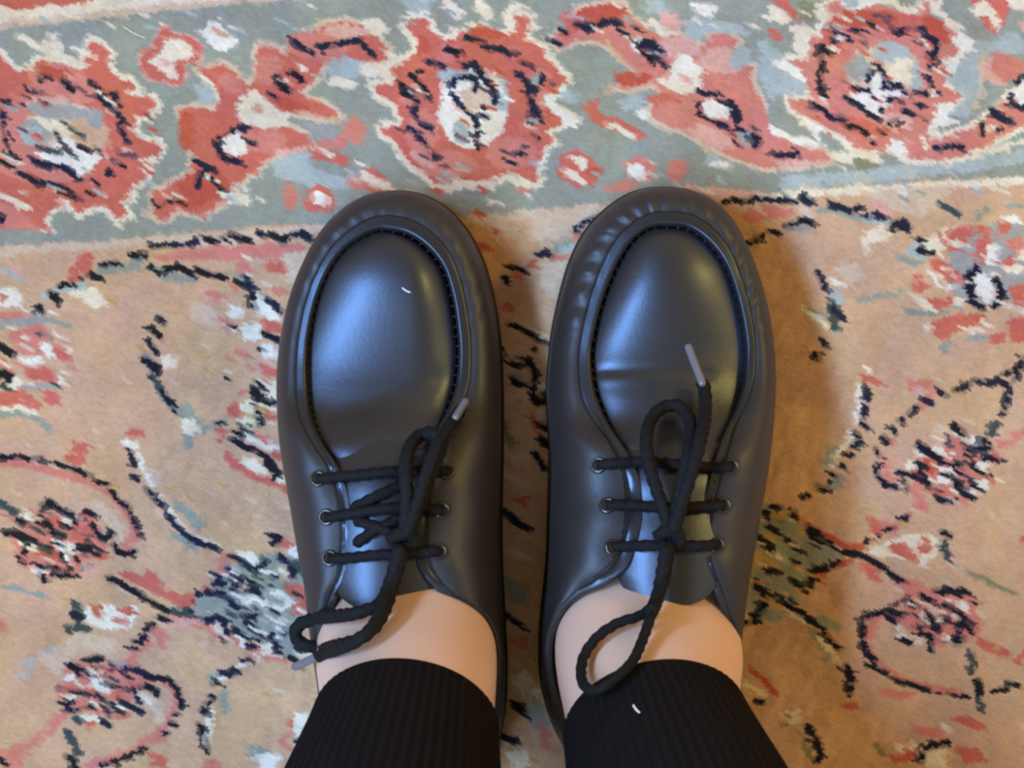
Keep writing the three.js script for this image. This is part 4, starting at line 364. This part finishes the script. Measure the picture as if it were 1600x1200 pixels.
  // apron (the raised vamp inside the seam) and the tongue behind it
  const sideAt = (py, right) => {   // seam point on one side at a given row
    let best = null; const a = right ? 0 : Math.round(nS * 0.55), b = right ? Math.round(nS * 0.45) : nS;
    for (let i = a; i < b; i++) { const p = st[i], q = st[(i + 1) % nS]; if ((p[3] - py) * (q[3] - py) <= 0 && p[3] !== q[3]) { const f = (py - p[3]) / (q[3] - p[3]); best = [lerp(p[2], q[2], f), lerp(p[4], q[4], f)]; if (right) break; } }
    return best;
  };
  const topPy = Math.min(...st.map((p) => p[3])) + 0.5, endPy = cfg.apronEnd, NV = 90, NU = 48, R = 120;
  const surf = (px, py, xi, hb) => {
    const e = clamp((topPy + R - py) / R, 0, 1), toe = Math.sqrt(Math.max(0, 1 - e * e)), D = py < 590 ? lerp(0.0125, 0.0080, smooth(py, 430, 600)) : lerp(0.0080, cfg.throatDome, smooth(py, 600, 740));
    const ap = cfg.apex * (1 - smooth(py, 600, 720)), xq = xi < ap ? (ap - xi) / (1 + ap) : (xi - ap) / (1 - ap);
    let y = hb - 0.0062 + D * toe * Math.max(0, 1 - xq ** 2.0) ** 0.8;
    for (const [x0, y0, x1, y1, x2, y2, wd, dp] of cfg.creases) {
      const t = clamp((px - x0) / (x2 - x0), 0, 1), cy = (1 - t) ** 2 * y0 + 2 * t * (1 - t) * y1 + t * t * y2, inside = smooth(px, x0 - 20, x0 + 15) * (1 - smooth(px, x2 - 15, x2 + 20)), d = (py - cy) / wd;
      y += inside * dp * (-Math.exp(-d * d) + 0.55 * Math.exp(-((d - 2) ** 2) / 1.6));
    }
    return y;
  };
  const apronG = sheet(NU, NV, (i, j) => {
    const py = topPy + (endPy - topPy) * (j / NV) ** 1.7, L = sideAt(py, false), Rr = sideAt(py, true), u = i / NU, xi = Math.sin((u - 0.5) * Math.PI) , px = lerp(L[0], Rr[0], (xi + 1) / 2), hb = lerp(L[1], Rr[1], (xi + 1) / 2);
    return at(px, py, surf(px, py, xi, hb));
  }, { flip: true });
  const apron = add('apron', local(apronG), M.apron, shoe);
  const tong = cfg.tongue, NT = 60;
  const tongue = add('tongue', local(sheet(36, NT, (i, j) => {
    const t = j / NT, py = lerp(endPy - 60, tong.end, t), u = i / 36 * 2 - 1, wl = Math.min(1, Math.sqrt(Math.max(0, (tong.end + 4 - py) / 40))), cx = lerp(tong.x0, tong.x1, t), half = lerp(tong.w0, tong.w1, t) * (0.8 + 0.2 * wl), px = cx + half * u;
    const L = sideAt(Math.min(py, cfg.facingEnd), false), Rr = sideAt(Math.min(py, cfg.facingEnd), true), hb = (L[1] + Rr[1]) / 2;
    const y = hb - 0.0042 + tong.lift * smooth(t, 0.1, 0.5) + 0.0075 * (1 - u * u) * lerp(0.9, 1.1, t) + lerp(-0.0025, 0, smooth(t, 0, 0.35)) - 0.004 * smooth(py, tong.end - 40, tong.end) * 0 ;
    const q = at(px, py - cfg.tongue.round * Math.abs(u) ** 3.5 * t, y); return q;
  }, { flip: true })), M.apron, shoe);
  // rolled collar edge
  const cp = []; for (let i = cfg.collar[0] * SUB; i <= cfg.collar[1] * SUB; i += 4) cp.push(edgePt(i, 0.97, -0.0012));
  add('collar_piping', local(rope(cp, 0.0019, { lobes: 1, pitch: 1e9, seg: 220 })), M.leather, shoe);
  // seam stitches lying across the groove
  const stz = []; const dist = (a, b) => a.distanceTo(b); let last = null;
  for (let s = -cfg.throatL * SUB; s <= cfg.throatR * SUB; s++) { const p = edgePt(s, 1, -0.004); if (last && dist(p, last) < 0.0042) continue; last = p; stz.push(capsule(edgePt(s + 1, 0.95, -0.0042), edgePt(s, 1.02, -0.0052), 0.0004)); }
  add('stitching', local(mergeGeometries(stz)), M.thread, shoe, 'stuff');
  scene.updateMatrixWorld(true);
  const skin = [upper, lip, apron, tongue];
  // rows of small stitches beside the facings
  const row = []; for (const [side, from, to, q] of cfg.facingStitch) for (let k = from * SUB; k < to * SUB; k += 3.1) { const a = st[(Math.round(k) + nS * 2) % nS], b = st[(Math.round(k + 1.7) + nS * 2) % nS]; const pa = drop(lerp(a[0], a[2], q), lerp(a[1], a[3], q), [upper, lip]), pb = drop(lerp(b[0], b[2], q), lerp(b[1], b[3], q), [upper, lip]); if (pa && pb) row.push(capsule(pa.p.addScaledVector(pa.n, 0.0002), pb.p.addScaledVector(pb.n, 0.0002), 0.00033)); }
  if (row.length) add('facing_stitching', local(mergeGeometries(row)), M.thread, shoe, 'stuff');
  // eyelets: turned rims with a dark hole
  for (const [px, py] of cfg.eyelets) {
    const hit = drop(px, py, [upper, lip]); if (!hit) { console.log('no eyelet', px, py); continue; }
    const qn = new THREE.Quaternion().setFromUnitVectors(new THREE.Vector3(0, 1, 0), hit.n), place = (g) => local(g.applyQuaternion(qn).translate(hit.p.x, hit.p.y, hit.p.z));
    const e = add('eyelet', place(new THREE.LatheGeometry([[0.0024, -0.0004], [0.0023, 0.0004], [0.0026, 0.0010], [0.0032, 0.0011], [0.0038, 0.0006], [0.0040, -0.0003]].map((p) => new THREE.Vector2(...p)), 28)), M.eyelet, shoe);
    add('hole', place(new THREE.CylinderGeometry(0.0025, 0.0025, 0.0006, 20).translate(0, 0.0001, 0)), M.lining, e);
  }
  cfg.skin = skin; cfg.shoe = shoe; cfg.local = local; return shoe;
}
const H0 = 0.0455;
const left = { name: 'shoe', seed: 11, gather: 0.3, center: [612, 760], label: 'left black leather lace-up shoe, its lace end draped out over the rug',
  rows: [[610, 298, 603, 362, H0], [655, 303, 634, 369, H0], [697, 325, 664, 389, 0.0457], [729, 360, 690, 422, 0.0460], [751, 402, 704, 468, 0.0464], [766, 450, 711, 517, 0.0474], [776, 505, 713, 556, 0.0488], [781, 560, 709, 600, 0.0515], [783, 620, 697, 640, 0.057], [783, 690, 676, 682, 0.0700], [782, 750, 656, 730, 0.0775], [781, 800, 647, 785, 0.0813], [781, 850, 645, 840, 0.084], [782, 890, 654, 885, 0.086], [784, 930, 690, 922, 0.084], [786, 970, 737, 944, 0.080], [788, 1010, 764, 972, 0.076], [789, 1060, 776, 1015, 0.072], [784, 1130, 776, 1085, 0.068],
    [762, 1200, 745, 1160, 0.068], [705, 1262, 695, 1215, 0.070], [638, 1282, 638, 1236, 0.072], [575, 1262, 582, 1215, 0.070], [525, 1200, 538, 1160, 0.0640], [505, 1120, 517, 1095, 0.057], [498, 1060, 512, 1035, 0.062], [490, 1000, 510, 985, 0.070], [484, 950, 518, 942, 0.078], [478, 905, 536, 905, 0.083], [468, 855, 548, 861, 0.083], [459, 805, 550, 812, 0.0815], [450, 755, 543, 765, 0.0790], [442, 710, 526, 726, 0.0755], [436, 660, 502, 686, 0.0690], [433, 615, 487, 640, 0.0575], [434, 565, 482, 585, 0.052], [441, 510, 484, 530, 0.0488], [455, 455, 496, 470, 0.0468], [473, 410, 515, 423, 0.0464], [497, 366, 540, 390, 0.0458], [527, 332, 570, 370, 0.0456], [566, 307, 588, 363, H0]],
  throatR: 8, throatL: 9, apex: 0.4, apronEnd: 740, facingEnd: 880, throatDome: 0.005, collar: [13.2, 27.6],
  creases: [[505, 668, 590, 604, 690, 596, 22, 0.0013]], tongue: { x0: 598, x1: 604, w0: 70, w1: 88, end: 954, round: 26, lift: 0 },
  facingStitch: [['r', 13, 16.5, 0.86], ['l', 27.5, 33, 0.86]],
  eyelets: [[497, 748], [510, 808], [515, 872], [698, 737], [690, 797], [686, 862]] };
const right = { name: 'shoe_001', seed: 23, gather: 0.7, center: [1030, 760], label: 'right black leather lace-up shoe with its bow loop standing over the apron',
  rows: [[1030, 292, 1040, 356, H0], [1078, 296, 1074, 359, H0], [1118, 314, 1106, 381, 0.0457], [1148, 346, 1133, 417, 0.0460], [1170, 388, 1150, 465, 0.0464], [1187, 432, 1160, 512, 0.0474], [1200, 480, 1164, 555, 0.0488], [1208, 530, 1160, 597, 0.0515], [1211, 585, 1150, 635, 0.057], [1208, 640, 1134, 670, 0.0660], [1202, 695, 1120, 708, 0.0750], [1195, 745, 1107, 752, 0.0795], [1187, 790, 1095, 797, 0.081], [1178, 840, 1088, 838, 0.084], [1170, 880, 1094, 870, 0.086], [1163, 920, 1112, 906, 0.084], [1158, 955, 1131, 948, 0.079], [1152, 995, 1144, 985, 0.073], [1152, 1050, 1146, 1040, 0.0640],
    [1138, 1140, 1124, 1115, 0.0640], [1085, 1236, 1075, 1190, 0.068], [1008, 1266, 1008, 1222, 0.070], [932, 1238, 938, 1192, 0.070], [876, 1155, 890, 1125, 0.068], [850, 1080, 864, 1070, 0.068], [846, 1010, 858, 1005, 0.071], [850, 950, 876, 954, 0.077], [855, 905, 906, 927, 0.081], [858, 865, 945, 911, 0.085], [859, 830, 982, 884, 0.087], [860, 800, 1001, 830, 0.085], [861, 765, 1005, 780, 0.081], [862, 720, 996, 736, 0.0785], [861, 680, 974, 697, 0.0735], [859, 645, 951, 658, 0.0625], [858, 605, 934, 612, 0.057], [861, 560, 927, 558, 0.0515], [867, 510, 935, 507, 0.0488], [879, 455, 950, 456, 0.0468], [894, 405, 972, 406, 0.0460], [917, 360, 994, 374, 0.0457], [950, 325, 1014, 360, 0.0456], [988, 301, 1027, 356, H0]],
  throatR: 8, throatL: 9, apex: -0.1, apronEnd: 740, facingEnd: 870, throatDome: 0.005, collar: [15.2, 28.6],
  creases: [[930, 580, 1000, 574, 1110, 586, 7, 0.0008]], tongue: { x0: 1052, x1: 1046, w0: 74, w1: 86, end: 946, round: 30, lift: 0 },
  facingStitch: [['l', 28, 34, 0.84], ['l', 28, 33, 0.8], ['r', 11, 15, 0.86]],
  eyelets: [[935, 727], [949, 790], [958, 855], [1142, 730], [1130, 790], [1120, 852]] };
makeShoe(left); makeShoe(right);
// ---------------------------------------------------------------- the wearer: bare insteps and ankles, black ribbed leggings
M.skin = new THREE.MeshPhysicalMaterial({ color: new THREE.Color(0.86, 0.62, 0.53), roughness: 0.42, bumpMap: leatherBump, bumpScale: 0.00006 });
M.knit = new THREE.MeshPhysicalMaterial({ color: new THREE.Color(0.0085, 0.0075, 0.0095), roughness: 1, specularIntensity: 0.3 });
function loft(keys, seg, ringsPer, shape) {            // keys: [Vector3, rSide, rFront]; the section is carried along the path without twist
  const c = new THREE.CatmullRomCurve3(keys.map((k) => k[0]), false, 'centripetal'), n = (keys.length - 1) * ringsPer, rad = spline(keys.map((k) => [k[1], k[2]]), false), frames = [];
  let N = new THREE.Vector3(1, 0, 0);
  for (let j = 0; j <= n; j++) { const T = c.getTangent(j / n); N.addScaledVector(T, -N.dot(T)).normalize(); frames.push([c.getPoint(j / n), N.clone(), new THREE.Vector3().crossVectors(T, N).normalize()]); }
  return sheet(seg, n, (i, j) => { const [o, a, b] = frames[j], th = i / seg * 2 * Math.PI, [ra, rb] = rad(j / ringsPer), k = shape ? shape(th, j / ringsPer, j) : [0, 1]; const p = o.clone().addScaledVector(a, Math.cos(th) * (ra * k[1] + k[0])).addScaledVector(b, Math.sin(th) * (rb * k[1] + k[0])); p.u = i / seg; p.v = j / ringsPer * 0.2; return p; }, { closeU: true });
}
const v3 = (x, y, z) => new THREE.Vector3(x, y, z);
const LEG = {
  l: { foot: [[[606, 760, 0.044], 0.024, 0.018], [[612, 850, 0.046], 0.030, 0.024], [[622, 940, 0.052], 0.0365, 0.028], [[634, 1020, 0.072], 0.0410, 0.032]], ankle: v3(-0.0460, 0.112, 0.1460), dir: v3(-0.10, 0.80, 0.60) },
  r: { foot: [[[1048, 760, 0.044], 0.024, 0.018], [[1040, 850, 0.046], 0.030, 0.024], [[1024, 940, 0.052], 0.0385, 0.028], [[1014, 1020, 0.072], 0.0430, 0.032]], ankle: v3(0.0620, 0.112, 0.1470), dir: v3(0.17, 0.80, 0.58) },
};
function legKeys(L, knee, skin) {
  const d = L.dir.clone().normalize(), A = L.ankle, p = (t) => A.clone().addScaledVector(d, t), e = skin ? -0.0022 : 0, out = [];
  if (skin) for (const [q, a, b] of L.foot) out.push([at(...q), a, b]);
  out.push([p(0), 0.0405 + e, 0.036 + e], [p(0.025), 0.0435 + e, 0.040 + e], [p(0.06), 0.049 + e, 0.046 + e], [p(0.14), 0.056 + e, 0.056 + e], [p(0.26), 0.060 + e, 0.062 + e], [p(0.36), 0.058 + e, 0.060 + e], [p(0.40).add(v3(0, 0.0, 0.05)), 0.062 + e, 0.064 + e]);
  return out;
}
const hipKeys = (e) => [[v3(-0.15, 0.47, 0.58), 0.080 + e, 0.080 + e], [v3(-0.10, 0.50, 0.80), 0.095 + e, 0.095 + e], [v3(0.01, 0.52, 0.90), 0.12 + e, 0.12 + e], [v3(0.12, 0.50, 0.80), 0.095 + e, 0.095 + e], [v3(0.18, 0.47, 0.58), 0.080 + e, 0.080 + e]];
const whole = (skin) => [...legKeys(LEG.l, null, skin), ...hipKeys(skin ? -0.004 : 0), ...legKeys(LEG.r, null, skin).reverse()];
const person = add('person', loft(whole(true), 72, 10), M.skin, scene);
person.userData = { label: 'seated person in black ribbed leggings, bare ankles in the black shoes', category: 'person' };
{
  const keys = whole(false), K = keys.length - 1, RIBS = 64;
  const g = loft(keys, RIBS * 6, 12, (th, k) => { const e = Math.min(k, K - k), hem = smooth(e, 0, 0.06); return [0.00042 * Math.cos(RIBS * th) * smooth(e, 0.04, 0.15) - 0.0012 * (1 - hem), 1]; });
  add('leggings', g, M.knit, person, null, 'black ribbed knit leggings');
}
// ---------------------------------------------------------------- laces
scene.updateMatrixWorld(true);
const LACE_R = 0.0025;
function lace(cfg, name, pts, r = LACE_R, extra) {
  const on = [...cfg.skin, person, ...person.children], P = pts.map(([px, py, lift, abs]) => { if (abs) return at(px, py, lift); const h = drop(px, py, on); const y = h ? h.p.y : 0.03; return at(px, py, y + lift * (h ? 1 / Math.max(0.5, h.n.y) : 1)); });
  return add(name, cfg.local(rope(P, r, extra)), M.lace, cfg.shoe);
}
function aglet(cfg, a, b) { const m = cfg.local(capsule(at(...a), at(...b), 0.0019)); add('aglet', m, M.aglet, cfg.shoe, null, 'grey plastic lace tip'); }
{
  const b = 0.002, c = left;
  lace(c, 'lace_bar', [[497, 748, -0.002], [505, 748, 0.001], [530, 745, b], [560, 742, 0.003], [610, 737, 0.003], [650, 736, b], [690, 737, 0.001], [698, 737, -0.002]]);
  lace(c, 'lace_bar', [[510, 808, -0.002], [518, 808, 0.001], [540, 804, b], [570, 799, 0.003], [610, 794, 0.003], [648, 794, b], [682, 797, 0.001], [690, 797, -0.002]]);
  lace(c, 'lace_bar', [[515, 872, -0.002], [523, 873, 0.001], [545, 872, b], [580, 868, 0.004], [620, 866, 0.004], [650, 864, b], [678, 862, 0.001], [686, 862, -0.002]]);
  lace(c, 'lace_cross', [[548, 796, 0.001], [575, 782, 0.002], [605, 768, 0.002], [640, 752, 0.001]]); lace(c, 'lace_cross', [[552, 852, 0.001], [580, 832, 0.002], [612, 816, 0.003], [645, 800, 0.001]]);
  lace(c, 'lace_cross', [[552, 812, 0.001], [590, 824, 0.003], [622, 838, 0.005], [648, 852, 0.001]]);
  lace(c, 'knot', [[606, 846, 0.006], [622, 836, 0.010], [640, 834, 0.010], [646, 846, 0.007], [630, 856, 0.006], [612, 852, 0.006]], 0.0030);
  lace(c, 'bow_loop', [[628, 846, 0.008], [634, 815, 0.011], [636, 775, 0.012], [634, 735, 0.012], [640, 700, 0.010], [658, 680, 0.008], [680, 678, 0.008], [690, 692, 0.009], [680, 722, 0.011], [664, 762, 0.012], [650, 800, 0.012], [636, 840, 0.010]], 0.0031);
  lace(c, 'lace_end', [[632, 842, 0.011], [648, 800, 0.014], [664, 748, 0.015], [680, 706, 0.013], [696, 676, 0.009], [712, 652, 0.006], [722, 638, 0.004]], 0.0029);
  aglet(c, [712, 652, 0.074], [727, 628, 0.066]);
  lace(c, 'bow_loop', [[624, 848, 0.009], [618, 880, 0.009], [608, 915, 0.008], [592, 945, 0.008], [560, 957, 0.008], [520, 963, 0.006], [490, 967, 0.070, 1], [468, 976, 0.066, 1], [461, 990, 0.064, 1], [470, 1004, 0.064, 1], [496, 1012, 0.068, 1], [530, 1008, 0.006], [562, 998, 0.005], [588, 976, 0.006], [604, 945, 0.008], [618, 900, 0.010], [630, 856, 0.011]], 0.0030);
  lace(c, 'lace_end', [[628, 852, 0.012], [610, 910, 0.012], [594, 960, 0.010], [566, 996, 0.009], [530, 1014, 0.006], [508, 1021, 0.096, 1], [494, 1027, 0.090, 1]], 0.0027);
  aglet(c, [500, 1024, 0.093], [461, 1042, 0.080]);
}
{
  const b = 0.002, c = right;
  lace(c, 'lace_bar', [[935, 727, -0.002], [944, 726, 0.001], [970, 723, b], [1000, 722, 0.003], [1040, 724, 0.003], [1080, 728, 0.003], [1110, 730, b], [1134, 730, 0.001], [1142, 730, -0.002]]);
  lace(c, 'lace_bar', [[949, 790, -0.002], [958, 789, 0.001], [985, 789, b], [1015, 791, 0.003], [1050, 793, 0.003], [1085, 792, 0.003], [1105, 791, b], [1122, 790, 0.001], [1130, 790, -0.002]]);
  lace(c, 'lace_bar', [[958, 855, -0.002], [966, 854, 0.001], [990, 853, b], [1020, 852, 0.004], [1050, 852, 0.004], [1080, 853, 0.003], [1098, 853, b], [1112, 852, 0.001], [1120, 852, -0.002]]);
  lace(c, 'knot', [[1024, 842, 0.006], [1040, 830, 0.010], [1056, 832, 0.010], [1062, 846, 0.007], [1046, 854, 0.006], [1028, 850, 0.006]], 0.0030);
  lace(c, 'bow_loop', [[1046, 838, 0.009], [1040, 805, 0.011], [1026, 765, 0.013], [1014, 725, 0.013], [1010, 688, 0.012], [1018, 655, 0.010], [1036, 637, 0.008], [1058, 634, 0.008], [1074, 648, 0.009], [1080, 675, 0.011], [1076, 710, 0.013], [1066, 755, 0.013], [1056, 800, 0.012], [1048, 836, 0.010]], 0.0029);
  lace(c, 'lace_end', [[1050, 836, 0.011], [1064, 790, 0.015], [1080, 740, 0.016], [1094, 690, 0.016], [1102, 645, 0.013], [1101, 610, 0.010], [1096, 592, 0.008]], 0.0030);
  aglet(c, [1097, 598, 0.076], [1076, 543, 0.068]);
  lace(c, 'bow_loop', [[1046, 846, 0.010], [1044, 880, 0.010], [1036, 915, 0.008], [1022, 945, 0.007], [1000, 962, 0.005], [965, 974, 0.005], [935, 994, 0.005], [914, 1022, 0.005], [908, 1052, 0.006], [916, 1074, 0.007], [936, 1078, 0.006], [964, 1058, 0.005], [988, 1034, 0.005], [1004, 1000, 0.005], [1018, 960, 0.008], [1034, 905, 0.011], [1048, 856, 0.012]], 0.0023);
  lace(c, 'lace_end', [[1042, 850, 0.012], [1036, 890, 0.013], [1028, 930, 0.012], [1018, 956, 0.011]], 0.0030);
  aglet(c, [1021, 950, 0.112], [1009, 976, 0.116]);
}
// ---------------------------------------------------------------- specks of lint
M.lint = new THREE.MeshStandardMaterial({ color: new THREE.Color(0.8, 0.82, 0.85), roughness: 0.8 });
function lint(name, label, a, b, r, on) {
  const pts = [0, 0.5, 1].map((t) => { const px = lerp(a[0], b[0], t), py = lerp(a[1], b[1], t) + (t === 0.5 ? 1.5 : 0), h = drop(px, py, on); return at(px, py, (h ? h.p.y : 0) + 0.0005); });
  const m = add(name, rope(pts, r, { lobes: 2, pitch: 0.003, seg: 20 }), M.lint, scene); m.userData = { label, category: 'lint' };
}
lint('lint', 'white lint thread on the apron of the left shoe', [628, 449], [642, 457], 0.0004, left.skin);
lint('lint_001', 'white lint speck on the ribbed cuff over the right shoe', [989, 1101], [1000, 1114], 0.0005, person.children);
lint('lint_002', 'fine white thread on the sage rug border at upper left', [192, 41], [228, 60], 0.0003, [scene.getObjectByName('rug')]);

renderer.render(scene, camera);
